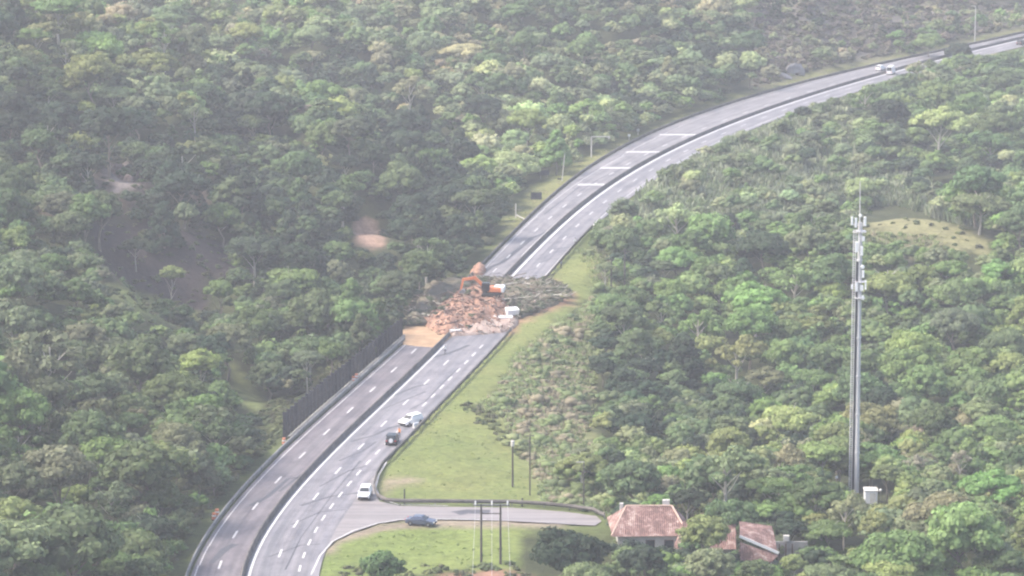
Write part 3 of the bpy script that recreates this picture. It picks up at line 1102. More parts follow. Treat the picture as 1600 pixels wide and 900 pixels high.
cand = np.array(list(scatter(404, 1185, 4.75, 0, 0)))
cz = ground_at(cand[:, 0], cand[:, 1])
cd = roaddist(cand[:, 0], cand[:, 1])
cu, cv, _ = proj(cand[:, 0], cand[:, 1], cz)
big = fbm(cand[:, 0] / 30, cand[:, 1] / 30, 55)
for i in range(len(cand)):
    x, y = cand[i]
    if cd[i] < 3.5 or cv[i] < -70 or cv[i] > 1010:
        continue
    right = x > xM(y)
    u, v = float(cu[i]), float(cv[i])
    R = float(np.clip(rng.lognormal(math.log(2.75), .36) * (.75 + .6 * big[i]), 1.8, 6.0))
    if not right and y < 520:
        R *= 1.2
    if y > 820:
        R *= .95
    asp = rng.uniform(.85, 1.15)
    h = R * rng.uniform(1.45, 2.1) + rng.uniform(0, 2.2)
    if not right:
        h += 1.2
    # open ground and scrub zones
    if right and u < 940 and v > 395:
        if not (v > 640 and u > 870):
            continue
    if inpoly(u, v, FAR_CUT) and y > 850:
        if rng.random() < .45:
            continue
        R *= .6
        h = R * 1.7
    if right and 430 < y < 500 and x < 30 and v < 885 and u < 950:
        continue
    if right and 850 < u < 1130 and 620 < v < 800:
        R *= .62
        h = R * 1.9
    if right and u < 1000 and 400 < v < 480:
        R *= .7
        h *= .7
    if inpoly(u, v, [(130, 365), (200, 350), (420, 410), (320, 485), (215, 455)]) and rng.random() < .8:
        continue
    if any(inpoly(u, v, q) for q in (PINK, PINK2, HUMP)):
        continue
    if inpoly(u, v, HUMP_LO) and rng.random() < .7:
        continue
    if cd[i] < R + 1.2:
        R = max(1.3, cd[i] - 1.5)
        h = R * 1.9
    canez = right and ((u > 930 and v < 385 and v > 130 and u < 1345) or (1345 < u < 1580 and 285 < v < 352 and y > 722))
    if canez:
        if rng.random() < .88:
            continue
        R *= .75
        h *= .7
    if right:
        ut, vt, dd = proj(x, y, cz[i] + h)
        lim = np.interp(ut, LIM_U, LIM_V)
        if 925 < ut < 1620 and y > 640 and vt < lim + 1:
            need = (lim + 1 - vt) / F * dd
            if h - need < 1.6:
                continue
            f_ = (h - need) / h
            h *= f_
            R = max(R * f_, 1.0)
    if blocked(x, y, cz[i] + h, R, cz[i], right):
        continue
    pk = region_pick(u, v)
    pr = rng.choice(11, p=[.13, .13, .13, .12, .12, .11, .11, .03, .03, .05, .04])
    if pk == 'dark' and rng.random() < .4:
        pr = 7 + rng.integers(2)
    if pk in ('brown', 'rust') and rng.random() < .5:
        pr = 9 + rng.integers(2)
    PL.append([x, y, float(cz[i]), R, h, asp, int(pr), pk, rng.uniform(0, 6.28), None, None])

# trees the photograph singles out: u, v of the crown middle, crown width px, distance, proto, palette, label
SPECIAL = [
    (105, 850, 190, 428, 0, 'dull', 'broad rounded grey-green tree filling the bottom corner of the left slope'),
    (92, 735, 130, 462, 1, 'brown', 'large brown-tinged tree just above the broad rounded tree on the left slope'),
    (205, 640, 90, 520, 2, 'dull', 'dull green tree with a pale crown top in the left forest'),
    (212, 384, 52, 648, 5, 'dull', 'thin flat-topped tree with a bare pale trunk on the dark bare scar'),
    (268, 428, 46, 640, 2, 'lime', 'small bright green tree on a pale trunk at the foot of the dark scar'),
    (345, 455, 56, 628, 3, 'mid', 'lumpy light green tree right of the small bright tree by the scar'),
    (80, 415, 60, 600, 1, 'mid', 'fresh green tree left of the dark bare scar'),
    (20, 375, 60, 606, 4, 'lime', 'yellow-green tree at the left edge level with the dark scar'),
    (150, 75, 84, 772, 0, 'lime', 'bright domed green tree high on the upper left hillside'),
    (235, 100, 90, 778, 5, 'olive', 'wide pale tree beside the bright domed tree on the upper left hillside'),
    (420, 590, 80, 575, 1, 'dull', 'dull spreading tree behind the near end of the slatted fence'),
    (1452, 66, 48, 1040, 0, 'mid', 'round green tree standing in front of the far end of the highway'),
    (1500, 85, 50, 1036, 3, 'dark', 'dark bushy tree hiding the highway beside the tall white pole'),
    (1470, 190, 90, 850, 5, 'pale', 'pale yellowish flat-topped tree on the right hillside below the far highway'),
    (1180, 470, 110, 640, 5, 'bright', 'bright green layered tree left of the tall mast'),
    (1010, 665, 90, 545, 7, 'dark', 'tall dark tree at the edge of the dry scrub bank'),
    (965, 690, 50, 540, 8, 'dull', 'narrow dull tree beside the tall dark tree by the dry scrub'),
    (885, 868, 125, 446, 4, 'dark', 'big dark glossy tree right of the twin-pole power line'),
    (1006, 876, 84, 444, 2, 'dark', 'dark tree right in front of the larger tiled roof'),
    (1108, 886, 92, 440, 1, 'grey', 'rounded grey-green tree in front of the gap between the two roofs'),
    (1100, 834, 92, 454, 1, 'olive', 'olive brown tree growing between the two tiled roofs'),
    (1240, 882, 50, 450, 3, 'lime', 'bright lime green bush right of the smaller tiled roof'),
    (1182, 893, 66, 444, 2, 'dull', 'dull green tree hiding the wall under the smaller tiled roof'),
    (1292, 830, 80, 468, 6, 'mid', 'green layered tree right of the low concrete wall'),
    (1430, 725, 44, 520, 9, 'rust', 'leafless pinkish tree right of the mast foot'),
    (1500, 717, 40, 522, 10, 'rust', 'second leafless pinkish tree further right of the mast'),
    (1550, 762, 110, 500, 5, 'bright', 'wide bright green tree near the right edge below the pinkish trees'),
    (800, 262, 90, 800, 0, 'pale', 'pale green bushy tree behind the dark sign backs'),
    (750, 262, 66, 790, 2, 'lime', 'yellow-green tree left of the dark sign backs'),
    (945, 420, 40, 668, 9, 'grey', 'sparse tree beside the two wooden poles past the slide'),
    (598, 888, 84, 440, 3, 'dull', 'dark green bush at the bottom edge of the near lawn'),
    (760, 378, 26, 712, 0, 'grey', 'small grey-green tree at the forest edge left of the far carriageway'),
    (1395, 115, 12, 1000, 8, 'dark', 'tiny dark conical tree against the far white lorry'),
]
for (u, v, w, y, pr, pk, lab) in SPECIAL:
    x, y, z = [float(q) for q in P(u, v, y)]
    R = w / 2 * (y / CP) / F
    g0 = gz(x, y)
    asp = .95
    top = z + R * .7
    # crown middle is at z; the crown spans 1.35*R*asp from its bottom
    h = max(top - g0, R * 1.1)
    # drop neighbours that would hide it
    keep = []
    for q in PL:
        if math.hypot(q[0] - x, q[1] - y) < R * .9 + q[3] * .5 and abs(q[0] - x) < R + q[3] * .4:
            continue
        if q[1] < y and q[1] > y - 60:
            uu, vv, dd = proj(q[0], q[1], q[2] + q[4])
            if abs(uu - u) < w * .5 + q[3] * F / dd * .6 and vv < v + w * .05 and vv > v - 1.2 * w and abs(uu - u) < w * .4 + q[3] * F / dd * .4:
                continue
        keep.append(q)
    PL = keep
    PL.append([x, y, g0, R, h, asp, pr, pk, rng.uniform(0, 6.28), lab, top])

# smaller growth filling the gaps between the crowns
fc = np.array(list(scatter(410, 1180, 3.7, 0, 0)))
fz = ground_at(fc[:, 0], fc[:, 1])
fd = roaddist(fc[:, 0], fc[:, 1])
fu, fv, _ = proj(fc[:, 0], fc[:, 1], fz)
T_ = np.array([[q[0], q[1], q[3]] for q in PL])
for i in range(len(fc)):
    x, y = fc[i]
    u, v = float(fu[i]), float(fv[i])
    right = x > xM(y)
    if fd[i] < 3.2 or v < -40 or v > 960 or u < -40 or u > 1640:
        continue
    if right and u < 940 and v > 395:
        continue
    if inpoly(u, v, FAR_CUT) and y > 850:
        continue
    if right and 430 < y < 500 and x < 30 and v < 885 and u < 950:
        continue
    if any(inpoly(u, v, pl_) for pl_ in (HUMP, HUMP_LO, VERGE_L, VERGE_R, VERGE_N, GRASS_P, GRASS_Q, PINK, SLIDE)):
        continue
    if inpoly(u, v, SCAR) and rng.random() < .9:
        continue
    if right and ((930 < u < 1345 and 130 < v < 385) or (1345 < u < 1580 and 285 < v < 352 and y > 722)) and rng.random() < .75:
        continue
    if (np.hypot(T_[:, 0] - x, T_[:, 1] - y) < T_[:, 2] * .55).any():
        continue
    R = rng.uniform(1.5, 2.9)
    h = R * rng.uniform(1.4, 1.9) + (rng.uniform(0, 2.2) if fd[i] > 7 else 0)
    if fd[i] < R + 1.2:
        R = max(.9, fd[i] - 1.8)
        h = R * 1.5
    if right and 925 < u < 1620 and y > 640:
        ut, vt, dd = proj(x, y, fz[i] + h)
        lim = np.interp(ut, LIM_U, LIM_V)
        if vt < lim + 1:
            h -= (lim + 1 - vt) / F * dd
            if h < .8:
                continue
            R = min(R, h * .8)
    if blocked(x, y, fz[i] + h, R, fz[i], right):
        if rng.random() < .3:
            continue
        R, h = .8, 1.0
        if blocked(x, y, fz[i] + h, R, fz[i], right):
            continue
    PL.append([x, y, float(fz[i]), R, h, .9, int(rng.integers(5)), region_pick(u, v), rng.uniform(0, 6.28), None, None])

# which ones show largest: paint them far to near on a small grid
GW, GH = 640, 360
own = np.full((GH, GW), -1)
order = sorted(range(len(PL)), key=lambda i: -PL[i][1])
for i in order:
    x, y, z0, R, h, asp = PL[i][:6]
    uu, vv, dd = proj(x, y, z0 + h - R * .62 * asp)
    cu_, cv_ = uu * GW / 1600, vv * GH / 900
    a_ = R * F / dd * GW / 1600 * .9
    b_ = a_ * .72 * asp
    if PL[i][6] in (7, 8):
        b_ *= 1.4
    x0_, x1_ = max(0, int(cu_ - a_)), min(GW, int(cu_ + a_) + 2)
    y0_, y1_ = max(0, int(cv_ - b_)), min(GH, int(cv_ + b_) + 2)
    if x0_ >= x1_ or y0_ >= y1_:
        continue
    yy_, xx_ = np.mgrid[y0_:y1_, x0_:x1_]
    m_ = ((xx_ - cu_) / a_) ** 2 + ((yy_ - cv_) / b_) ** 2 < 1
    own[y0_:y1_, x0_:x1_][m_] = i
cnt = np.bincount(own[own >= 0], minlength=len(PL))
rank = sorted(range(len(PL)), key=lambda i: (-1e9 if PL[i][9] else 0) - cnt[i])
INDIV = set(rank[:298])
print('plants', len(PL), 'visible', int((cnt > 0).sum()), 'min shown', cnt[rank[297]])

# trunk prototypes


def make_trunk(seed, bark):
    r_ = random.Random(seed)
    b = nb()
    pts3 = [Vector((0, 0, -.06)), Vector((r_.uniform(-.06, .06), r_.uniform(-.04, .04), .2)), Vector((r_.uniform(-.1, .1), r_.uniform(-.06, .06), .42)), Vector((r_.uniform(-.06, .06), 0, .62)), Vector((0, 0, .82))]
    rad3 = [.034, .027, .022, .016, .008]
    for k_ in range(4):
        cyl(b, pts3[k_], pts3[k_ + 1], rad3[k_], rad3[k_ + 1], 7)
    for k_ in range(8):
        a = k_ * 2.4 + r_.uniform(-.3, .3)
        z_ = .34 + .045 * k_
        st = pts3[2].lerp(pts3[3], min(1, max(0, (z_ - .42) / .2))) if z_ > .42 else pts3[1].lerp(pts3[2], (z_ - .2) / .22)
        mid_ = Vector((st.x + .13 * math.cos(a), st.y + .13 * math.sin(a), z_ + .10))
        cyl(b, st, mid_, .012, .008, 5)
        cyl(b, mid_, mid_ + Vector((.16 * math.cos(a + .3), .16 * math.sin(a + .3), .12)), .008, .003, 5)
    o = obj('trunk', b, bark)
    me = o.data
    bpy.data.objects.remove(o)
    return me


TR = [make_trunk(1, M_BARK), make_trunk(2, M_BARK), make_trunk(3, M_PALEBARK)]


LAND = [  # landmarks a label can lean on: u, v, words
    (95, 835, 'the broad bottom-corner tree'), (92, 715, 'the large brownish tree'), (205, 640, 'the pale-topped left tree'), (212, 385, 'the thin tree on the scar'),
    (268, 425, 'the small bright scar tree'), (230, 400, 'the dark bare scar'), (240, 485, 'the grass patch below the scar'), (150, 70, 'the bright domed hill tree'), (245, 98, 'the wide pale hill tree'),
    (570, 365, 'the pink soil scar'), (185, 275, 'the pale rock outcrop'), (430, 680, 'the near fence end'), (530, 600, 'the middle of the fence'), (625, 515, 'the far fence end'),
    (385, 600, 'the grass strip behind the fence'), (690, 480, 'the red soil heap'), (838, 306, 'the nearest dark sign back'), (750, 262, 'the yellow-green tree by the signs'), (924, 230, 'the pale gantry post'),
    (1240, 92, 'the leaning grey rock slab'), (1300, 60, 'the bare far cut slope'), (1523, 40, 'the tall pale lamp post'), (1452, 66, 'the round tree before the highway'), (1030, 222, 'the white bars on the highway'),
    (965, 420, 'the two wooden poles'), (870, 640, 'the dry straw scrub'), (801, 715, 'the verge pole'), (1010, 665, 'the tall dark scrub-edge tree'), (1334, 340, 'the mast head'), (1334, 445, 'the lower mast antennas'),
    (1334, 600, 'the middle of the mast'), (1334, 750, 'the mast foot'), (1360, 775, 'the white cabin'), (1180, 465, 'the bright layered tree'), (1440, 350, 'the grassy hump'), (1470, 185, 'the pale flat-topped tree'),
    (1552, 512, 'the pinkish valley roof'), (1010, 810, 'the larger tiled roof'), (1180, 840, 'the smaller tiled roof'), (1235, 848, 'the low concrete wall'), (1430, 722, 'the first pinkish tree'), (1500, 715, 'the second pinkish tree'),
    (1550, 760, 'the wide bright edge tree'), (885, 865, 'the big dark glossy tree'), (600, 160, 'the dark gully above the ridge'), (640, 225, 'the brownish ridge top'), (1340, 120, 'the far white lorry'),
    (0, 5, 'the top left corner of the photo'), (800, 5, 'the top edge centre of the photo'), (400, 5, 'the top edge, a quarter across'), (1596, 300, 'the right edge, a third down'), (1596, 880, 'the bottom right corner of the photo'),
    (4, 540, 'the left edge, just past halfway down'), (4, 180, 'the left edge, a fifth down'), (1596, 620, 'the right edge, two thirds down'), (1400, 890, 'the bottom edge below the cabin')]


def places(u, v):
    out = []
    for a_, b_, w_ in LAND:
        dx_, dy_ = u - a_, v - b_
        r_ = math.hypot(dx_, dy_)
        ang = math.degrees(math.atan2(-dy_, dx_)) % 360
        dn = ['right of', 'up and right of', 'above', 'up and left of', 'left of', 'down and left of', 'below', 'down and right of'][int((ang + 22.5) // 45) % 8]
        q = 'right by' if r_ < 22 else ('just ' + dn if r_ < 48 else ('a bit ' + dn if r_ < 85 else ('well ' + dn if r_ < 135 else 'far ' + dn)))
        if r_ < 15 or r_ > 330:
            continue
        out.append((r_, q + ' ' + w_))
    return [p_ for _, p_ in sorted(out)]


SHAPE = {0: 'rounded', 1: 'rounded', 2: 'lumpy', 3: 'rounded', 4: 'lumpy', 5: 'flat-topped', 6: 'layered', 7: 'tall', 8: 'tall', 9: 'sparse', 10: 'sparse'}
GROUP = {'r': 'forest trees on the valley side', 'l': 'forest trees on the hillside'}
used = set()
stuffV, stuffF, stuffT = [], [], []
k0 = 0
for i, (x, y, z0, R, h, asp, pr, pk, rot, lab, top) in enumerate(PL):
    jit = 1 + rng.normal(0, .13)
    col = np.array(PAL[pk]) * (1 + .35 * min(1, max(0, (y - 700) / 120)) if x < xM(y) and pk != 'dark' else 1.0) * (1.22 if x > xM(y) and pk != 'dark' else 1.0) * np.clip(jit, .7, 1.35) * (1 + rng.normal(0, .05, 3))  # brightness put into leaf colour: far left hillside with distance, valley side evenly
    ch = (1.3 if pr < 7 or pr > 8 else 2.1) * R * asp
    zc = z0 + h - ch
    u, v, dd = [float(q) for q in proj(x, y, z0 + h - R * .6)]
    if i in INDIV:
        if lab is None:
            opts = places(u, v)
            size_ = 'small' if R < 2.6 else ('large' if R > 4.2 else 'mid-sized')
            shade = 'darker' if jit < .95 else 'lighter'
            done = False
            for form in ('{w} {s} tree {p}', '{z}, {w} {s} tree {p}', '{h} {w} {s} tree {p}'):
                for p_ in opts[:7]:
                    lab = form.format(w=WORD[pk], s=SHAPE[pr], p=p_, z=size_, h=shade)
                    lab = lab.replace(',', '', 1) if lab.startswith(size_) else lab
                    if lab not in used and len(lab.split()) <= 15:
                        done = True
                        break
                if done:
                    break
        used.add(lab)
        nm = 'bush' if 'bush ' in lab + ' ' and 'bushy' not in lab else 'broadleaf_tree'
        t = thing(nm, lab, 'tree' if nm != 'bush' else 'bush', (x, y, z0), rot, GROUP['r' if x > xM(y) else 'l'])
        c = bpy.data.objects.new('crown', HI_ME[pr])
        COL.objects.link(c)
        c.parent = t
        c.location = (0, 0, h - ch)
        c.scale = (R, R, R * asp)
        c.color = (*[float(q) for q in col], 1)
        k_ = bpy.data.objects.new('trunk', TR[2] if (pr in (5, 6, 9, 10) or pk == 'lime') else TR[i % 2])
        COL.objects.link(k_)
        k_.parent = t
        k_.scale = (max(4.5, R * 1.6), max(4.5, R * 1.6), h * 1.0)
    elif cnt[i] > 0 or rng.random() < .25:
        vv_, ff_, tt_ = LO2[pr] if (pr < 5 and R < 2.35) else LO[pr]
        ca, sa = math.cos(rot), math.sin(rot)
        w_ = np.empty_like(vv_)
        w_[:, 0] = (vv_[:, 0] * ca - vv_[:, 1] * sa) * R + x
        w_[:, 1] = (vv_[:, 0] * sa + vv_[:, 1] * ca) * R + y
        w_[:, 2] = vv_[:, 2] * R * asp + zc
        stuffV.append(w_.astype(np.float32))
        stuffF.append((ff_ + k0).astype(np.int32))
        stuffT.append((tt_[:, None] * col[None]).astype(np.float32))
        k0 += len(vv_)
f = mesh_np('forest', np.concatenate(stuffV), np.concatenate(stuffF), M_LEAF, tint=np.concatenate(stuffT))
tag(f, 'dense mixed green forest covering the hillsides and valley', kind='stuff')
print('forest tris', len(f.data.polygons))
del stuffV, stuffF, stuffT


# ------------------------------------------------------------------ low scrub, canes, grass (nobody could count them)
def scatter_clumps(name, label, P_, m=M_LEAF):
    """P_: list of (x, y, z, r, hz, color) -> small leafy mounds in one object"""
    Vs, Fs, Ts = [], [], []
    k1 = 0
    protos = [crown_arrays(make_crown(300 + i, 'round', 5, 130, False)) for i in range(4)]
    for (x, y, z, r, hz, c) in P_:
        v_, f_, t_ = protos[rng.integers(4)]
        a = rng.uniform(0, 6.28)
        ca, sa = math.cos(a), math.sin(a)
        w_ = np.empty_like(v_)
        w_[:, 0] = (v_[:, 0] * ca - v_[:, 1] * sa) * r + x
        w_[:, 1] = (v_[:, 0] * sa + v_[:, 1] * ca) * r + y
        w_[:, 2] = (v_[:, 2] - .25) * hz + z
        Vs.append(w_.astype(np.float32))
        Fs.append((f_ + k1).astype(np.int32))
        Ts.append((t_[:, None] * np.array(c)[None]).astype(np.float32))
        k1 += len(v_)
    o = mesh_np(name, np.concatenate(Vs), np.concatenate(Fs), m, tint=np.concatenate(Ts))
    return tag(o, label, kind='stuff')


def rand_in(poly, n_, dy=(0, 0)):
    us = [p_[0] for p_ in poly]
    vs_ = [p_[1] for p_ in poly]
    out = []
    while len(out) < n_:
        u, v = rng.uniform(min(us), max(us)), rng.uniform(min(vs_), max(vs_))
        if inpoly(np.array([u]), np.array([v]), poly)[0]:
            out.append((u, v))
    return np.array(out)


def on_ground(uv, ylo, yhi):
    """first hit of the pixel rays with the terrain between two distances"""
    dx, dy, dz = ray(uv[:, 0], uv[:, 1])
    best = np.full(len(uv), np.nan)
    for yy in np.arange(ylo, yhi, 1.5):
        t_ = yy / dy
        zz = ground_at(dx * t_, np.full(len(uv), yy))
        hit = (H + dz * t_ <= zz) & np.isnan(best)
        best[hit] = yy
    ok_ = ~np.isnan(best)
    t_ = best / dy
    return np.c_[dx * t_, best, H + dz * t_][ok_], uv[ok_]


SCRUB_A = [(845, 530), (870, 505), (930, 470), (1000, 440), (1010, 500), (960, 520), (935, 560), (925, 610), (925, 650), (905, 690), (1000, 740), (1080, 760), (1120, 790), (930, 800), (852, 785), (835, 735), (806, 700), (790, 655), (742, 640), (790, 600), (805, 555)]
SCRUB_B = [(900, 395), (1000, 380), (1010, 440), (930, 470), (925, 430)]
SCRUB_C = [(850, 760), (1120, 775), (1340, 770), (1340, 800), (1130, 815), (950, 805), (850, 790)]
clumps = []
for poly, n_, yr in ((SCRUB_A, 1900, (470, 700)), (SCRUB_B, 160, (600, 720)), (SCRUB_C, 260, (460, 520))):
    W_, uv = on_ground(rand_in(poly, n_), *yr)
    for (x, y, z), (u, v) in zip(W_, uv):
        if roaddist(np.array([x]), np.array([y]))[0] < 1.5:
            continue
        r = rng.uniform(.3, 1.0) ** 1.3 * 1.4 * (1.7 if rng.random() < .07 else 1)
        near = math.exp(-(((u - 870) / 60) ** 2 + ((v - 650) / 60) ** 2))
        q = rng.random()
        if q < .18 + .55 * near:
            c = (.31, .275, .18)
        elif q < .45 + .3 * near:
            c = (.26, .30, .14)
        elif q < .8:
            c = (.20, .26, .105)
        else:
            c = (.15, .20, .09)
        b_ = [(x, y, z + r)]
        uu, vv, _ = proj([x], [y], [z + r])
        if any(inpoly(uu, vv, pl_)[0] for pl_, l_ in KEEP if y < l_ and l_ != 575):
            r *= .35
        clumps.append((x, y, z, r, r * rng.uniform(.5, 1.0), np.array(c) * rng.uniform(.8, 1.2)))
# weeds creeping over the verge edge and below the fences
for poly, n_, yr in (([(700, 620), (800, 640), (840, 740), (790, 700), (740, 660)], 90, (480, 620)), (FAR_CUT, 1100, (880, 1200)), (SCAR, 190, (600, 720)), (GRASS_P, 60, (560, 680)), (HUMP, 40, (640, 740)), (SCAR_TOP, 160, (600, 740)),
                     ([(400, 720), (600, 560), (640, 520), (630, 490), (400, 650)], 420, (520, 660)), (HUMP_LO, 80, (620, 740)), ([(1340, 278), (1440, 282), (1440, 318), (1400, 315), (1365, 316), (1342, 330)], 260, (700, 900)),
                     ([(1150, 160), (1400, 95), (1400, 110), (1150, 175)], 60, (850, 1100)), ([(500, 890), (820, 885), (830, 905), (500, 912)], 70, (430, 470)),
                     ([(300, 900), (420, 720), (370, 700), (240, 900)], 420, (440, 560))):
    W_, uv = on_ground(rand_in(poly, n_), *yr)
    for (x, y, z), (u, v) in zip(W_, uv):
        if roaddist(np.array([x]), np.array([y]))[0] < 3.0:
            continue
        r = rng.uniform(.35, .9)
        if poly is FAR_CUT:
            r *= 1.8
            c = [(.14, .12, .10), (.12, .115, .075), (.09, .10, .05), (.20, .17, .13)][rng.integers(4)]
        else:
            c = [(.11, .145, .06), (.15, .175, .07), (.12, .125, .07)][rng.integers(3)]
        clumps.append((x, y, z, r, r * rng.uniform(.7, 1.2), np.array(c) * rng.uniform(.75, 1.25)))
scatter_clumps('scrub', 'green and straw-coloured low scrub on the banks and cut slopes', clumps)

# cane and tall reed thicket: curved upright blades
Vs, Fs, Ts = [], [], []
k1 = 0
cy_ = []
for poly, n_, yr in (([(935, 350), (960, 310), (1000, 285), (1100, 235), (1210, 190), (1330, 150), (1345, 200), (1330, 300), (1345, 395), (1250, 400), (1150, 380), (1000, 390), (935, 400)], 3600, (650, 1000)),
                     ([(1345, 300), (1380, 285), (1470, 315), (1570, 352), (1570, 372), (1470, 345), (1400, 322), (1350, 325)], 420, (716, 860)), ([(1340, 270), (1450, 275), (1450, 318), (1345, 325)], 260, (716, 900))):
    W_, uv = on_ground(rand_in(poly, n_), *yr)
    cy_ += list(W_)
for (x, y, z) in cy_:
    if roaddist(np.array([x]), np.array([y]))[0] < 2.5:
        continue
    hh = rng.uniform(2.0, 4.6)
    uu, vv, dd = proj(x, y, z + hh)
    lim = np.interp(uu, LIM_U, LIM_V)
    if vv < lim + 2:
        hh -= (lim + 2 - vv) / F * dd
        if hh < .9:
            continue
    if any(inpoly(np.array([uu]), np.array([vv]), pl_)[0] for pl_, l_ in KEEP if y < l_):
        continue
    nb_ = 13
    base = np.array([.19, .24, .12]) if rng.random() < .5 else np.array([.30, .33, .21])
    base = base * rng.uniform(.7, 1.2)
    for b_ in range(nb_):
        a = rng.uniform(0, 6.28)
        sp = rng.uniform(.2, 1.1)
        w0 = rng.uniform(.12, .26)
        hb = hh * rng.uniform(.6, 1.0)
        ox, oy = x + rng.normal(0, .5), y + rng.normal(0, .5)
        ta = rng.uniform(0, 3.14)
        tx, ty = math.cos(ta) * w0, math.sin(ta) * w0
        for s0, ww in ((0, .7), (.5, 1.2), (.85, 1.0), (1.0, .15)):
            px_, py_ = ox + math.cos(a) * sp * s0 * s0, oy + math.sin(a) * sp * s0 * s0
            pz = z - .2 + hb * (s0 - .18 * s0 ** 3)
            Vs += [(px_ - tx * ww, py_ - ty * ww, pz), (px_ + tx * ww, py_ + ty * ww, pz)]
        for q in range(3):
            Fs.append((k1 + 2 * q, k1 + 2 * q + 1, k1 + 2 * q + 3, k1 + 2 * q + 2))
        k1 += 8
        c = base * rng.uniform(.8, 1.25)
        Ts += [c] * 8
o = mesh_np('cane_thicket', Vs, Fs, M_LEAF, tint=np.array(Ts))
tag(o, 'tall grey-green canes and reeds below the far highway', kind='stuff')

# tall dry grass tangled through the scrub bank
Vs, Fs, Ts = [], [], []
k1 = 0
for poly, n_, yr in ((SCRUB_A, 4200, (470, 700)), (SCRUB_B, 300, (600, 720)), (SCRUB_C, 300, (460, 520)), (FAR_CUT, 700, (880, 1200)), (HUMP_LO, 200, (640, 740)), (VERGE_L, 260, (660, 1100))):
    W_, uv = on_ground(rand_in(poly, n_), *yr)
    dr = roaddist(W_[:, 0], W_[:, 1])
    for (x, y, z), (u, v), d_ in zip(W_, uv, dr):
        if d_ < 2:
            continue
        near = math.exp(-(((u - 870) / 70) ** 2 + ((v - 645) / 60) ** 2))
        base = np.array((.34, .30, .20) if rng.random() < .2 + .6 * near else (.25, .31, .13)) * rng.uniform(.75, 1.25)
        hh = rng.uniform(.7, 1.7) * (1.0 if poly is not VERGE_L else .5)
        for b_ in range(9):
            a, ta = rng.uniform(0, 6.28, 2)
            sp, w0, hb = rng.uniform(.2, .9), rng.uniform(.05, .11), hh * rng.uniform(.6, 1)
            ox, oy = x + rng.normal(0, .35), y + rng.normal(0, .35)
            tx, ty = math.cos(ta) * w0, math.sin(ta) * w0
            for s0, ww in ((0, .8), (.6, 1.0), (1.0, .25)):
                px_, py_ = ox + math.cos(a) * sp * s0 * s0, oy + math.sin(a) * sp * s0 * s0
                pz = z - .1 + hb * (s0 - .25 * s0 ** 3)
                Vs += [(px_ - tx * ww, py_ - ty * ww, pz), (px_ + tx * ww, py_ + ty * ww, pz)]
            for q in range(2):
                Fs.append((k1 + 2 * q, k1 + 2 * q + 1, k1 + 2 * q + 3, k1 + 2 * q + 2))
            k1 += 6
            Ts += [base * rng.uniform(.8, 1.25)] * 6
o = mesh_np('tall_grass', Vs, Fs, M_LEAF, tint=np.array(Ts))
tag(o, 'tangled straw and green tall grass on the banks', kind='stuff')

# grass tufts on the mown verges
Vs, Fs, Ts = [], [], []
k1 = 0
for poly, n_, yr in ((VERGE_R, 2600, (460, 720)), (VERGE_N, 1300, (430, 480)), (VERGE_L, 1800, (660, 1100)), (HUMP, 700, (640, 730)), (GRASS_P, 500, (560, 660))):
    W_, uv = on_ground(rand_in(poly, n_), *yr)
    dr = roaddist(W_[:, 0], W_[:, 1])
    nn = fbm(W_[:, 0] / 4, W_[:, 1] / 4, 91)
    for (x, y, z), d_, q in zip(W_, dr, nn):
        if d_ < 1.0:
            continue
        s = rng.uniform(.10, .30) * (.6 + q)
        hb = rng.uniform(.05, .18) * (.5 + q)
        a = rng.uniform(0, 3.14)
        tx, ty = math.cos(a) * s, math.sin(a) * s
        lx, ly = rng.normal(0, .38, 2)
        Vs += [(x - tx, y - ty, z - .03), (x + tx, y + ty, z - .03), (x + tx * .6 + lx, y + ty * .6 + ly, z + hb), (x - tx * .6 + lx, y - ty * .6 + ly, z + hb)]
        Fs.append((k1, k1 + 1, k1 + 2, k1 + 3))
        k1 += 4
        c = np.array([.15, .195, .065]) if poly is not HUMP and poly is not VERGE_L else np.array([.22, .22, .10])
        Ts += [c * rng.uniform(.75, 1.25)] * 4
o = mesh_np('grass_tufts', Vs, Fs, M_LEAF, tint=np.array(Ts))
tag(o, 'rough green grass on the road verges', kind='stuff')

# ------------------------------------------------------------------ landslide
MOUND = [(686, 524), (660, 508), (676, 486), (700, 464), (745, 456), (788, 466), (800, 486), (788, 504), (748, 515), (712, 524)]
PALEM = [(704, 526), (712, 512), (740, 500), (790, 492), (812, 494), (806, 512), (790, 520), (740, 524)]
LEFTM = [(628, 512), (640, 480), (660, 455), (700, 440), (735, 440), (745, 458), (700, 470), (676, 492), (664, 510)]
BACKM = [(700, 462), (735, 438), (790, 440), (862, 440), (884, 456), (880, 470), (842, 488), (806, 500), (790, 470), (745, 456)]


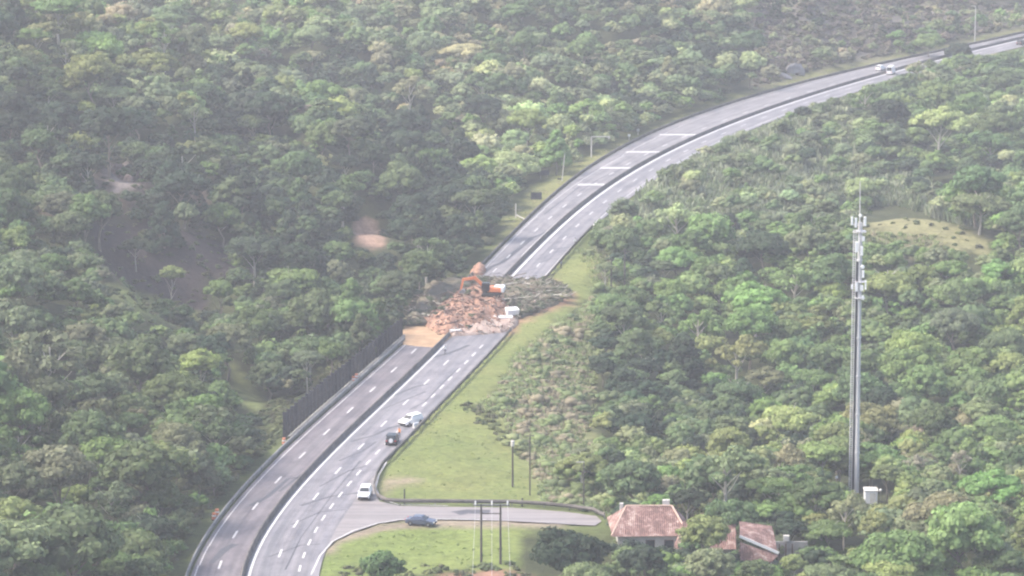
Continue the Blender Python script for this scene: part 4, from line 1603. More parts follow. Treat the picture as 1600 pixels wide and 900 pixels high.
def heap(name, label, poly_px, hmax, m, seed, edge=3.5, kind=None, cat=None, fine=.45):
    wp = [tuple(float(c) for c in G(u, v)) for u, v in poly_px]
    xs = np.arange(min(p_[0] for p_ in wp) - 1, max(p_[0] for p_ in wp) + 1, fine)
    ys = np.arange(min(p_[1] for p_ in wp) - 1, max(p_[1] for p_ in wp) + 1, fine)
    X_, Y_ = np.meshgrid(xs, ys)
    ins = inpoly(X_, Y_, wp)
    d = np.where(ins, polydist(X_, Y_, wp), 0) + (fbm(X_ / 2, Y_ / 2, seed + 5) - .5) * 2.5
    d = np.where(ins, d, -1)
    e = np.clip(d / edge, 0, 1) ** .7
    h_ = e * hmax * (.25 + 1.3 * fbm(X_ / 3.2, Y_ / 3.2, seed, 5)) + e * (np.abs(fbm(X_ / 1.1, Y_ / 1.1, seed + 9, 4) - .5)) * 1.7
    base = np.maximum(ground(X_, Y_), 0)
    Z_ = np.where(d > 0, base + .02 + h_, -.6)
    n_y, n_x = X_.shape
    id_ = np.arange(n_x * n_y).reshape(n_y, n_x)
    Fa_ = np.c_[id_[:-1, :-1].ravel(), id_[:-1, 1:].ravel(), id_[1:, 1:].ravel(), id_[1:, :-1].ravel()]
    keepf = (d.ravel()[Fa_] > 0).any(1)
    Fa_ = Fa_[keepf]
    useV, inv = np.unique(Fa_, return_inverse=True)
    o_ = mesh_np(name, np.c_[X_.ravel(), Y_.ravel(), Z_.ravel()][useV], inv.reshape(-1, 4), m)
    return tag(o_, label, cat=cat, kind=kind), (lambda x, y: float(Z_[min(n_y - 1, max(0, int((y - ys[0]) / fine))), min(n_x - 1, max(0, int((x - xs[0]) / fine)))]))


mound, mz = heap('rubble_heap', 'big heap of red landslide soil lying across both carriageways', MOUND, 1.9, M_SOIL, 3, cat='soil heap')
heap('rubble_heap', 'pale pinkish rubble heap with white slabs at the right edge of the slide', PALEM, .7, M_PALE, 8, edge=2.0, cat='rubble heap')
M_LSOIL = mat('dark_slide_soil', (.085, .085, .055), .95, noise=(.5, (.17, .14, .10)), bump=.8)
heap('rubble_heap', 'dark rooty soil bank where the slide left the forest', LEFTM, 2.0, M_LSOIL, 12, cat='soil heap')
heap('rubble_heap', 'grey-brown soil tail of the slide below the fallen trees', BACKM, .8, M_LSOIL, 17, cat='soil heap')
mud_px = [(634, 507), (665, 505), (690, 510), (712, 520), (698, 532), (684, 543), (655, 541), (631, 538), (629, 520)]
b = nb()
pp = [G(u, v) for u, v in mud_px]
top_ = [b.verts.new((float(x), float(y), .14)) for x, y in pp]
cx_, cy0 = float(np.mean([q[0] for q in pp])), float(np.mean([q[1] for q in pp]))
bot_ = [b.verts.new((cx_ + (float(x) - cx_) * 1.04, cy0 + (float(y) - cy0) * 1.02, .006)) for x, y in pp]
b.faces.new(top_)
for i in range(len(pp)):
    j = (i + 1) % len(pp)
    b.faces.new((top_[i], top_[j], bot_[j], bot_[i]))
tag(obj('mud', b, M_MUD), 'orange mud sheet spread over the left carriageway', kind='stuff')
heap('rubble_heap', 'little orange-red soil heap beside the barrier beyond the slide', [(733, 428), (740, 419), (752, 417), (760, 421), (756, 430), (742, 432)], 1.0, M_SOIL, 21, edge=1.2, cat='soil heap')

# fallen trees: trunk plus a squashed crown
for i, (u, v, az, L_, pk, lab) in enumerate([
        (700, 458, 2.7, 9, 'dull', 'fallen tree lying at the uphill end of the red soil heap'),
        (672, 478, 2.2, 7, 'dull', 'fallen tree on the dark soil bank next to the forest'),
        (800, 452, .25, 9, 'grey', 'fallen grey-green tree across the median behind the excavator'),
        (838, 452, -.2, 8, 'grey', 'fallen grey-green tree lying along the cut road edge'),
        (868, 462, .4, 8, 'grey', 'fallen tree hanging over the valley edge of the slide'),
        (820, 474, .1, 7, 'dull', 'fallen tree between excavator and white slabs'),
        (760, 446, 2.9, 7, 'dull', 'fallen tree at the far side of the slide on the left carriageway'),
        (655, 498, 2.5, 5, 'dark', 'small uprooted tree just above the orange mud'),
        (872, 470, -.3, 6, 'olive', 'broken green tree at the outer tip of the slide')]):
    x, y = [float(c) for c in G(u, v)]
    z = max(gz(x, y), 0) + .9
    t = thing('fallen_tree', lab, 'fallen tree', (x, y, z), az, 'trees brought down by the landslide')
    b = nb()
    cyl(b, (-L_ * .6, 0, -.1), (L_ * .3, 0, .35), .24, .12, 8)
    for k_ in range(6):
        a_ = k_ * 1.1
        q_ = -L_ * .1 + k_ * .5
        cyl(b, (q_, 0, .1), (q_ + 1.4, 1.7 * math.cos(a_), .2 + 1.0 * abs(math.sin(a_))), .08, .03, 5)
    for k_ in range(7):
        a_ = k_ * .9
        cyl(b, (-L_ * .6, 0, 0), (-L_ * .6 - .5, .9 * math.cos(a_), .9 * math.sin(a_)), .08, .02, 5)
    obj('trunk', b, M_PALEBARK, t)
    c = bpy.data.objects.new('crown', HI_ME[(2, 3, 9)[i % 3]])
    COL.objects.link(c)
    c.parent = t
    c.location = (L_ * .12, 0, -1.0)
    c.scale = (L_ * .34, 2.0, 1.5)
    c.rotation_euler = (0, .1, 0)
    cc = PAL[pk]
    c.color = (cc[0] * 1.1, cc[1] * .95, cc[2] * 1.15, 1)

# loose branches and clods
Vd, Fd, Td = [], [], []
k1 = 0
rr_ = random.Random(5)
def rod(p0, p1, w, c):
    global k1
    d = (p1 - p0).normalized()
    s1 = d.orthogonal().normalized() * w
    s2 = d.cross(s1)
    for q in (p0, p1):
        for s in (s1, -s1 * .5 + s2 * .87, -s1 * .5 - s2 * .87):
            Vd.append(tuple(q + s))
            Td.append(c)
    for j in range(3):
        a_, b_ = k1 + j, k1 + (j + 1) % 3
        Fd.append((a_, b_, b_ + 3, a_ + 3))
    k1 += 6
for poly, n_, cs in ((BACKM, 380, [(.20, .17, .13), (.10, .085, .065), (.30, .27, .22)]), (LEFTM, 220, [(.16, .13, .10), (.09, .07, .05)]), (MOUND, 330, [(.20, .12, .09), (.36, .27, .21), (.10, .06, .05)]), (PALEM, 60, [(.5, .45, .4), (.2, .15, .12)])):
    for (u, v) in rand_in(poly, n_):
        x, y = [float(c) for c in G(u, v)]
        z = max(gz(x, y), 0) + rr_.uniform(.2, 1.9 if poly is not PALEM else .9)
        if poly is MOUND:
            z = max(mz(x, y), 0) + rr_.uniform(0, .3)
        a_ = rr_.uniform(0, 3.14)
        l_ = rr_.uniform(.6, 2.6)
        dv = Vector((math.cos(a_), math.sin(a_), rr_.uniform(-.4, .5))) * l_ / 2
        c_ = Vector((x, y, z))
        rod(c_ - dv, c_ + dv, rr_.uniform(.04, .11), rr_.choice(cs))
o = mesh_np('branches', Vd, Fd, M_LEAF, tint=np.array(Td))
tag(o, 'broken branches and roots strewn over the landslide', kind='stuff')
cl = []
for poly, n_ in ((BACKM, 420), (LEFTM, 230), (MOUND, 18)):
    for (u, v) in rand_in(poly, n_):
        x, y = [float(c) for c in G(u, v)]
        r = rng.uniform(.3, .9)
        c = [(.11, .13, .075), (.13, .145, .09), (.09, .11, .055), (.17, .16, .12)][rng.integers(4)]
        cl.append((x, y, max(gz(x, y), 0) + .5 + (mz(x, y) if poly is MOUND else 0), r, r * .9, np.array(c) * rng.uniform(.8, 1.2)))
scatter_clumps('torn_foliage', 'torn grey-green foliage mixed into the landslide', cl)

cl_v, cl_f, cl_t = [], [], []
kk = 0
iv1, if1 = ICO1
for poly, n_ in ((MOUND, 420), (PALEM, 150), (LEFTM, 60), (BACKM, 30)):
    for (u, v) in rand_in(poly, n_):
        x, y = [float(c) for c in G(u, v)]
        z = max(mz(x, y), 0) if poly is MOUND else max(gz(x, y), 0) + rr_.uniform(.2, 1.1)
        s_ = np.array([rr_.uniform(.10, .36) for _ in range(3)])
        vv3 = iv1 * (1 + rng.uniform(-.25, .25, (len(iv1), 1))) * s_ + np.array([x, y, z + .1])
        cl_v.append(vv3)
        cl_f.append(if1 + kk)
        kk += len(iv1)
        c = {0: (.34, .21, .165), 1: (.17, .10, .075), 2: (.26, .165, .13), 3: (.46, .36, .31)}[rr_.randrange(4)]
        if poly is PALEM and rr_.random() < .6:
            c = (.52, .45, .42)
        cl_t.append(np.repeat(np.array([c]), len(iv1), 0))
o = mesh_np('clods', np.concatenate(cl_v), np.concatenate(cl_f), M_LEAF, tint=np.concatenate(cl_t))
tag(o, 'reddish clods and stones strewn over the landslide', kind='stuff')

# white slabs
for (u, v, s, rz, rx, lab) in [
        (800, 497, (2.3, 1.5, 1.1), .35, .15, 'largest white block at the valley end of the pale rubble'),
        (786, 503, (3.6, .7, .3), .1, .3, 'long white slab below the largest white block'),
        (752, 500, (1.5, 1.3, .5), .6, -.3, 'square white slab in the middle of the pale rubble'),
        (742, 508, (1.2, 1.0, .4), -.3, .25, 'small white slab left of the square one in pale rubble'),
        (775, 514, (4.6, .6, .28), .15, .1, 'long flat pale slab along the lower rim of the rubble'),
        (712, 522, (2.2, .5, .7), .2, 0, 'white plastic block closing the end of the broken median')]:
    x, y = [float(c) for c in G(u, v)]
    b = nb()
    box(b, (0, 0, 0), s, 0)
    for q in b.verts:
        q.co += Vector([rr_.uniform(-.08, .08) for _ in range(3)])
    bmesh.ops.bevel(b, geom=list(b.edges), offset=.05, segments=1, affect='EDGES')
    o = obj('concrete_slab', b, M_WHITE if 'white' in lab else M_PALE)
    o.location = (x, y, s[2] / 2 + (.75 if v < 512 else .15))
    o.rotation_euler = (rx, 0, rz)
    tag(o, lab, 'slab', 'pale slabs in the landslide')

# ------------------------------------------------------------------ excavator
x, y = [float(c) for c in G(768, 477)]
ez = max(mz(x, y), 0) * .5 + .9
t = thing('excavator', 'orange excavator with dark cab digging into the red soil heap', 'excavator', (x, y, ez), math.pi - .1)
for s in (-1, 1):
    b = nb()
    box(b, (0, s * 1.1, .42), (3.6, .5, .75))
    q = obj('track', b, M_BLACK, t, bevel=.18)
b = nb(); box(b, (0, 0, .9), (1.6, 1.6, .3)); obj('turntable', b, M_BLACK, t)
b = nb(); box(b, (-.7, 0, 1.45), (2.9, 2.4, .9)); obj('engine_house', b, M_DIGGER, t, bevel=.12)
b = nb(); box(b, (-2.2, 0, 1.55), (.7, 2.5, 1.1)); box(b, (-1.4, .1, 2.0), (1.6, 1.9, .25)); obj('counterweight', b, M_WHITE, t, bevel=.12)
b = nb(); box(b, (1.0, .7, 1.95), (1.5, 1.1, 1.7)); cb = obj('cab', b, M_BLACKCAR, t, bevel=.1)
b = nb(); box(b, (1.0, .7, 2.0), (1.53, 1.13, .9)); obj('cab_window', b, M_GLASS, cb)
b = nb()
for p0, p1, w in (((1.0, -.3, 1.5), (3.2, -.3, 3.5), .3), ((3.2, -.3, 3.5), (5.4, -.3, 3.1), .26)):
    p0, p1 = Vector(p0), Vector(p1)
    r = box(b, (0, 0, 0), ((p1 - p0).length + .3, .36, w * 2))
    a_ = -math.atan2(p1.z - p0.z, p1.x - p0.x)
    bmesh.ops.transform(b, matrix=Matrix.Translation((p0 + p1) / 2) @ Matrix.Rotation(a_, 4, 'Y'), verts=r)
obj('boom', b, M_DIGGER, t)
b = nb()
p0, p1 = Vector((5.4, -.3, 3.3)), Vector((5.9, -.3, .9))
r = box(b, (0, 0, 0), ((p1 - p0).length, .3, .4))
bmesh.ops.transform(b, matrix=Matrix.Translation((p0 + p1) / 2) @ Matrix.Rotation(-math.atan2(p1.z - p0.z, p1.x - p0.x), 4, 'Y'), verts=r)
obj('dipper_arm', b, M_DIGGER, t)
b = nb(); cyl(b, (5.6, -.9, .7), (5.6, .3, .7), .55, .55, 10); obj('bucket', b, M_GALV, t)
b = nb(); cyl(b, (1.6, -.55, 1.4), (3.0, -.55, 2.9), .09, .09, 6); obj('hydraulic_ram', b, M_GALV, t)


# ------------------------------------------------------------------ cars
def side_prism(b, prof, w, taper=0.0):
    """prof: (y, z) outline; extruded across x, upper part narrowed by taper"""
    zs = [q[1] for q in prof]
    zl, zh = min(zs), max(zs)
    L1 = [b.verts.new((-w / 2 + taper * (z - zl) / (zh - zl), y, z)) for y, z in prof]
    R1 = [b.verts.new((w / 2 - taper * (z - zl) / (zh - zl), y, z)) for y, z in prof]
    b.faces.new(L1)
    b.faces.new(R1[::-1])
    n_ = len(prof)
    for i in range(n_):
        j = (i + 1) % n_
        b.faces.new((L1[j], L1[i], R1[i], R1[j]))


def car(name, label, cat, loc, rz, paint_, kind='suv', spare=False, group='vehicles on the highway'):
    t = thing(name, label, cat, loc, rz, group)
    W_ = 1.78
    if kind == 'suv':
        body = [(-2.2, .35), (-2.22, .95), (-2.1, 1.0), (1.1, 1.02), (2.05, .92), (2.22, .7), (2.2, .35)]
        cab = [(-2.08, 1.0), (-1.9, 1.62), (.25, 1.64), (1.05, 1.0)]
    elif kind == 'sedan':
        body = [(-2.15, .32), (-2.18, .85), (-1.9, .93), (1.0, .92), (2.0, .78), (2.15, .6), (2.12, .32)]
        cab = [(-1.55, .9), (-.95, 1.38), (.25, 1.40), (1.0, .9)]
    else:  # box van / lorry
        body = [(-2.6, .4), (-2.6, 1.1), (2.3, 1.1), (2.5, .8), (2.5, .4)]
        cab = [(-2.58, 1.1), (-2.5, 2.5), (1.6, 2.5), (2.3, 1.1)]
    b = nb(); side_prism(b, body, W_, .05)
    bd = obj('body', b, paint_, t, bevel=.05)
    b = nb(); side_prism(b, cab, W_ - .12, .16)
    cb = obj('roof', b, paint_, t, bevel=.04)
    yb0, zb0, yb1, zb1 = cab[0][0], cab[0][1], cab[1][0], cab[1][1]
    yf0, zf0, yf1, zf1 = cab[3][0], cab[3][1], cab[2][0], cab[2][1]

    def slab(nm, y0_, z0_, y1_, z1_, out):
        b = nb()
        d = Vector((0, y1_ - y0_, z1_ - z0_))
        nn = Vector((0, -d.z, d.y)).normalized() * out
        a0, a1 = .12, .86
        q0 = Vector((0, y0_, z0_)) + d * a0
        q1 = Vector((0, y0_, z0_)) + d * a1
        w0, w1 = W_ / 2 - .16, W_ / 2 - .28
        top_ = [Vector((-w0, q0.y, q0.z)), Vector((w0, q0.y, q0.z)), Vector((w1, q1.y, q1.z)), Vector((-w1, q1.y, q1.z))]
        vs1 = [b.verts.new(q + nn) for q in top_]
        vs2 = [b.verts.new(q - nn * .5) for q in top_]
        b.faces.new(vs1)
        b.faces.new(vs2[::-1])
        for i in range(4):
            j = (i + 1) % 4
            b.faces.new((vs1[i], vs2[i], vs2[j], vs1[j]))
        obj(nm, b, M_GLASS, t)
    slab('windscreen', yf0, zf0, yf1, zf1, -.02)
    slab('rear_window', yb0, zb0, yb1, zb1, .02)
    if kind != 'van':
        for s in (-1, 1):
            b = nb()
            zc_ = (zb0 + zb1) / 2 + .02
            prof = [(yb0 + .25, zb0 + .10), (yb1 + .22, zb1 - .12), (yf1 - .1, zf1 - .12), (yf0 - .35, zf0 + .10)]
            xo = s * (W_ / 2 - .10)
            vs1 = [b.verts.new((xo - s * .10 * ((z - zb0) / (zb1 - zb0)), y_, z)) for y_, z in prof]
            vs2 = [b.verts.new((q.co.x - s * .1, q.co.y, q.co.z)) for q in vs1]
            b.faces.new(vs1)
            b.faces.new(vs2[::-1])
            for i in range(4):
                j = (i + 1) % 4
                b.faces.new((vs1[i], vs2[i], vs2[j], vs1[j]))
            obj('side_window', b, M_GLASS, t)
    for s in (-1, 1):
        for yy in (-1.35, 1.35):
            b = nb()
            cyl(b, (s * (W_ / 2 - .2), yy, .33), (s * (W_ / 2 + .02), yy, .33), .33, .33, 14)
            wh = obj('wheel', b, M_BLACK, t)
            b = nb()
            cyl(b, (s * (W_ / 2 - .0), yy, .33), (s * (W_ / 2 + .035), yy, .33), .18, .18, 10)
            obj('hub', b, M_GALV, wh)
        b = nb(); box(b, (s * .62, body[-2][0] - .03, body[-2][1] + .02), (.34, .12, .16)); obj('headlight', b, M_LAMP, t)
        b = nb(); box(b, (s * .68, body[1][0] + .0, .82), (.26, .1, .16)); obj('tail_light', b, M_RED, t)
        b = nb(); box(b, (s * (W_ / 2 + .06), .75, 1.05), (.16, .12, .14)); obj('mirror', b, paint_, t)
    b = nb(); box(b, (0, body[-1][0] + .0, .46), (1.5, .12, .2)); obj('grille', b, M_BLACK, t)
    if spare:
        b = nb(); cyl(b, (0, -2.4, .85), (0, -2.18, .85), .34, .34, 14); obj('spare_wheel_cover', b, M_WHITE, t)
    return t


def rdir_at(y):
    return -math.atan(float(slope(y)))


def roadpos(u, v, z=.004):
    x, y = [float(c) for c in G(u, v)]
    return (x, y, z)


q = roadpos(570.5, 777)
car('parked_car', 'white car standing in the mouth of the side road, facing the viewer', 'car', q, math.pi + rdir_at(q[1]) + .06, M_WHITE, 'suv')
q = roadpos(613, 692)
car('parked_car', 'black car with white spare wheel cover stopped on the shoulder', 'car', q, rdir_at(q[1]) + .12, M_BLACKCAR, 'suv', True)
q = roadpos(642, 663)
car('parked_car', 'white car stopped by the guard rail beyond the black one', 'car', q, math.pi + rdir_at(q[1]) - .5, M_WHITE, 'suv')
q = roadpos(658, 820, -.008)
car('parked_car', 'slate blue car side-on at the edge of the side road', 'car', q, -math.pi / 2 - .3, M_BLUECAR, 'sedan')
q = roadpos(1376, 110)
car('parked_car', 'white car far up the highway short of the tree clump', 'car', q, rdir_at(q[1]), M_WHITE, 'suv')
q = roadpos(1392, 116)
car('lorry', 'small white lorry far up the highway beside a tiny dark tree', 'lorry', q, rdir_at(q[1]) + .2, M_WHITE, 'van')
q = roadpos(1596, 70)
car('parked_car', 'dark car at the farthest visible end of the highway', 'car', q, rdir_at(q[1]), M_BLACKCAR, 'suv')


# ------------------------------------------------------------------ people
def person(label, u, v, rz, shirt, pose=0.0, z=.004):
    x, y = [float(c) for c in G(u, v)]
    J = {'pel': (0, 0, .95), 'spine': (0, .01, 1.15), 'chest': (0, .02, 1.36), 'neck': (0, .01, 1.5), 'head': (0, .03, 1.6), 'top': (0, .03, 1.72),
         'ls': (-.17, 0, 1.42), 'le': (-.25, .02 + pose * .1, 1.14), 'lh': (-.26, .12 + pose * .25, .90), 'lt': (-.26, .15 + pose * .25, .82),
         'rs': (.17, 0, 1.42), 're': (.25, .03, 1.14), 'rh': (.25, .14, .90), 'rt': (.25, .17, .82),
         'lhip': (-.09, 0, .9), 'lk': (-.11, .03, .50), 'la': (-.12, -.02, .09), 'lf': (-.13, .14, .04),
         'rhip': (.09, 0, .9), 'rk': (.11, .05, .50), 'ra': (.12, .02, .09), 'rf': (.13, .18, .04)}
    E = [('pel', 'spine'), ('spine', 'chest'), ('chest', 'neck'), ('neck', 'head'), ('head', 'top'), ('chest', 'ls'), ('ls', 'le'), ('le', 'lh'), ('lh', 'lt'),
         ('chest', 'rs'), ('rs', 're'), ('re', 'rh'), ('rh', 'rt'), ('pel', 'lhip'), ('lhip', 'lk'), ('lk', 'la'), ('la', 'lf'), ('pel', 'rhip'), ('rhip', 'rk'), ('rk', 'ra'), ('ra', 'rf')]
    Rd = {'pel': .15, 'spine': .13, 'chest': .15, 'neck': .055, 'head': .095, 'top': .07, 'ls': .065, 'le': .045, 'lh': .035, 'lt': .03, 'rs': .065, 're': .045, 'rh': .035, 'rt': .03,
          'lhip': .10, 'lk': .065, 'la': .045, 'lf': .04, 'rhip': .10, 'rk': .065, 'ra': .045, 'rf': .04}
    ks = list(J)
    me = bpy.data.meshes.new('tmp')
    me.from_pydata([J[k_] for k_ in ks], [(ks.index(a_), ks.index(b_)) for a_, b_ in E], [])
    o_ = bpy.data.objects.new('tmp', me)
    COL.objects.link(o_)
    md = o_.modifiers.new('s', 'SKIN')
    for i, k_ in enumerate(ks):
        me.skin_vertices[0].data[i].radius = (Rd[k_], Rd[k_] * .8)
    me.skin_vertices[0].data[0].use_root = True
    o_.modifiers.new('d', 'SUBSURF').levels = 1
    dg = bpy.context.evaluated_depsgraph_get()
    me2 = bpy.data.meshes.new_from_object(o_.evaluated_get(dg))
    bpy.data.objects.remove(o_)
    me2.materials.clear()
    for m_ in (M_SKIN, shirt, M_TROUSER, M_BLACK):
        me2.materials.append(m_)
    for p_ in me2.polygons:
        c = p_.center
        p_.use_smooth = True
        p_.material_index = 3 if c.z < .10 else (2 if c.z < .95 and abs(c.x) < .215 else (1 if 1.49 > c.z > .93 else 0))
    t = bpy.data.objects.new('person', me2)
    COL.objects.link(t)
    t.location = (x, y, z)
    t.rotation_euler = (0, 0, rz)
    tag(t, label, 'person', 'people on the closed highway')
    b = nb()
    r_ = bmesh.ops.create_uvsphere(b, u_segments=10, v_segments=7, radius=.105)
    bmesh.ops.transform(b, matrix=Matrix.Translation((0, .0, 1.70)) @ Matrix.Diagonal((.95, 1.05, .75, 1)), verts=r_['verts'])
    obj('hair', b, M_BLACKCAR, t, smooth=True)
    return t


person('person in orange overalls standing behind the black car', 624, 684, 2.9, M_HIVIS, 1)
person('person in a pale shirt standing on the right carriageway near the rubble', 695.5, 554, .3, M_SHIRT)
person('person in a pale shirt by the valley edge beyond the slide', 899, 384, 1.0, M_SHIRT, .5)
person('person in a blue-grey top leaning by the rail just past the slide', 877, 420, 2.0, M_BLUECAR)
b = nb()
box(b, (0, 0, .4), (1.5, .45, .8))
for q_ in b.verts:
    if q_.co.z > .6:
        q_.co.y *= .5
o = obj('plastic_barrier', b, M_WHITE, bevel=.06)
o.location = roadpos(650, 668)
o.rotation_euler = (0, 0, 1.0)
tag(o, 'white plastic road barrier block beside the far white car', 'barrier block')

# orange drums at the foot of the fence and barrier
for (u, v, lab) in [(556, 597, 'orange traffic drum at the fence foot, farther of the pair in the middle'), (561, 593, 'orange traffic drum touching its twin beside the slatted fence'),
                    (453, 694, 'orange traffic drum at the near end of the slatted fence'), (338, 812, 'orange traffic drum in the grass left of the near edge barrier'),
                    (351, 806, 'pale orange traffic drum on top side of the near edge barrier')]:
    x, y = [float(c) for c in G(u, v)]
    x = min(x, float(RX(y, -oL(y) - 1.1)))
    t = thing('traffic_drum', lab, 'traffic drum', (x, y, max(gz(x, y), 0) + .02), 0, 'orange drums along the left edge')
    b = nb(); cyl(b, (0, 0, 0), (0, 0, 1.0), .34, .26, 12); dr = obj('drum', b, M_ORANGE, t)
    b = nb(); cyl(b, (0, 0, .5), (0, 0, .68), .315, .30, 12); obj('reflective_band', b, M_WHITE, t)
    b = nb(); cyl(b, (0, 0, -.12), (0, 0, .06), .42, .42, 12); obj('base', b, M_BLACK, t)

# ------------------------------------------------------------------ mast
tx, ty, tz = [float(c) for c in P(1334, 757, 517)]
tz = min(tz, gz(tx, ty) + .3)
t = thing('telecom_mast', 'tall slender grey telecom mast with white antennas rising from the valley trees', 'mast', (tx, ty, tz))
ztop = float(P(1334, 348, 517)[2]) - tz
b = nb(); cyl(b, (.40, 0, -1.5), (.24, 0, ztop), .42, .34, 20); ms = obj('pole', b, M_TOWER, t, smooth=False)
for z_ in np.arange(6, ztop - 3, 6):
    b = nb(); cyl(b, (.38 - .2 * z_ / ztop, 0, z_), (.38 - .2 * z_ / ztop, 0, z_ + .16), .48, .48, 20); obj('flange', b, M_TOWER, ms)
b = nb()
for dx_ in (-.74, -.36):
    cyl(b, (dx_, -.1, -1), (dx_, -.1, ztop - 1), .075, .075, 6)
for z_ in np.arange(0, ztop - 1, .36):
    cyl(b, (-.74, -.1, z_), (-.36, -.1, z_), .06, .06, 4)
for z_ in np.arange(1.5, ztop - 1, 3):
    cyl(b, (-.42, -.1, z_), (.2, 0, z_), .035, .035, 4)
obj('ladder', b, M_TOWER, t)
b = nb()
for dx_ in (-.22, -.13, -.04):
    cyl(b, (dx_, -.25, -1), (dx_ + .0, -.3, ztop - 6), .06, .06, 6)
obj('cable_run', b, M_DARK, t)
b = nb(); cyl(b, (.18, 0, ztop), (.1, 0, ztop + 6.4), .10, .05, 6); obj('whip_antenna', b, M_TOWER, t)
b = nb()
for k_ in range(12):
    a0_, a1_ = k_ * math.pi / 6, (k_ + 1) * math.pi / 6
    for z_ in (ztop - 1.4, ztop - .3):
        cyl(b, (.18 + 1.05 * math.cos(a0_), 1.05 * math.sin(a0_), z_), (.18 + 1.05 * math.cos(a1_), 1.05 * math.sin(a1_), z_), .04, .04, 5)
for k_ in range(4):
    a0_ = k_ * math.pi / 2 + .4
    cyl(b, (.18, 0, ztop - 1.4), (.18 + 1.05 * math.cos(a0_), 1.05 * math.sin(a0_), ztop - 1.4), .04, .04, 5)
obj('head_frame', b, M_TOWER, t)
pxs = 517 / CP / F   # metres per photo pixel at the mast


def at_mast(u, v):
    return (u - 1334) * pxs, float(P(1334, v, 517)[2]) - tz


for (u, v, w, hgt) in [(1323, 344, 3.2, 13), (1329, 347, 3.4, 15), (1343, 345, 4, 15), (1331, 385, 5, 17), (1339, 391, 4, 15), (1342, 427, 3.4, 12), (1332, 447, 4.2, 15),
                       (1346, 444, 2.6, 15), (1325, 447, 3.4, 7), (1340, 449, 5, 9), (1342, 464, 3, 7), (1341, 372, 4.5, 8)]:
    ax_, az_ = at_mast(u, v)
    b = nb()
    box(b, (ax_, -.62, az_), (w * pxs, .22, hgt * pxs))
    an = obj('panel_antenna', b, M_ANT, t, bevel=.03)
    b = nb()
    cyl(b, (ax_, -.5, az_ - hgt * pxs * .3), (.2, -.2, az_ - hgt * pxs * .3), .035, .035, 5)
    cyl(b, (ax_, -.48, az_ - hgt * pxs * .55), (ax_, -.48, az_ + hgt * pxs * .55), .035, .035, 5)
    obj('bracket', b, M_GALV, an)
for (u, v, r0) in [(1336, 336, 2.6), (1341, 416, 3)]:
    ax_, az_ = at_mast(u, v)
    b = nb()
    cyl(b, (ax_, -.55, az_), (ax_, -.8, az_), r0 * pxs, r0 * pxs * .9, 14)
    cyl(b, (ax_, -.55, az_), (.2, -.2, az_ - .1), .04, .04, 5)
    obj('dish_antenna', b, M_ANT, t)
for v in (361, 440, 465):
    ax_, az_ = at_mast(1337, v)
    b = nb(); box(b, (.35, -.1, az_), (1.5, 1.3, .1)); obj('platform', b, M_TOWER, t)
# equipment cabin at the mast foot
x, y, z = [float(c) for c in P(1360, 787, 508)]
t = thing('equipment_cabin', 'small white equipment cabin at the foot of the tall mast', 'cabin', (x, y, gz(x, y)))
hc = z + 2.2 - gz(x, y)
b = nb(); box(b, (0, 0, hc / 2), (1.9, 2.2, hc)); obj('wall', b, M_WHITE, t, bevel=.05)
b = nb(); box(b, (0, 0, hc + .06), (2.1, 2.4, .12)); obj('roof', b, M_CONCL, t)
b = nb(); box(b, (.2, -1.12, hc - 1.2), (.8, .05, 1.8)); obj('door', b, M_CONCL, t)
for (u, v, yy, lab) in [(1376, 766, 510, 'round white lamp post head right of the small white cabin'), (1307, 746, 516, 'round white lamp post head left of the mast foot')]:
    x, y, z = [float(c) for c in P(u, v, yy)]
    t = thing('lamp_post', lab, 'lamp', (x, y, gz(x, y)))
    hh = z - gz(x, y)
    b = nb(); cyl(b, (0, 0, 0), (0, 0, hh), .05, .04, 6); obj('post', b, M_GALV, t)
    b = nb(); bmesh.ops.create_uvsphere(b, u_segments=10, v_segments=8, radius=.24)
    bmesh.ops.translate(b, verts=b.verts, vec=(0, 0, hh)); obj('lamp_globe', b, M_WHITE, t, smooth=True)

# ------------------------------------------------------------------ poles and wires


def pole(name, label, u, vb, vt, r=.15, m=None, cat='utility pole', extra=None, y=None, group=None):
    if y is None:
        x, y_ = [float(c) for c in G(u, vb)]
    else:
        x, y_, _ = [float(c) for c in P(u, vb, y)]
    zb = gz(x, y_)
    zt = float(P(u, vt, y_)[2])
    t = thing(name, label, cat, (x, y_, zb), 0, group)
    b = nb(); cyl(b, (0, 0, -.6), (0, 0, zt - zb), r, r * .7, 9); obj('shaft', b, m or M_WOOD, t)
    return t, zt - zb


t, hh = pole('utility_pole', 'dark utility pole with pale top box on the open verge', 801, 749, 687, .17)
b = nb(); cyl(b, (0, -.3, hh - .9), (0, -.3, hh - .1), .28, .28, 10); obj('transformer', b, M_CONCL, t)
t, hh = pole('utility_pole', 'thin dark pole in the scrub behind the verge pole', 828, 730, 678, .12, y=500)
b = nb(); box(b, (0, 0, hh - .3), (1.3, .12, .12)); obj('crossarm', b, M_WOOD, t)
t, hh = pole('utility_pole', 'thin grey pole with pale top standing in bushes above the house', 912, 772, 722, .12, y=489)
b = nb(); box(b, (-.5, 0, hh), (1.2, .1, .1)); obj('crossarm', b, M_CONCL, t)
t, hh = pole('utility_pole', 'left of two wooden poles at the forest edge past the slide', 955, 448, 402, .2, group='two wooden poles past the slide', y=668)
b = nb(); box(b, (0, 0, hh - .5), (1.8, .14, .14)); obj('crossarm', b, M_WOOD, t)
t, hh = pole('utility_pole', 'right, taller of two wooden poles at the forest edge past the slide', 976, 446, 389, .2, group='two wooden poles past the slide', y=668)
b = nb(); box(b, (0, 0, hh - .5), (2.0, .14, .14)); obj('crossarm', b, M_WOOD, t)
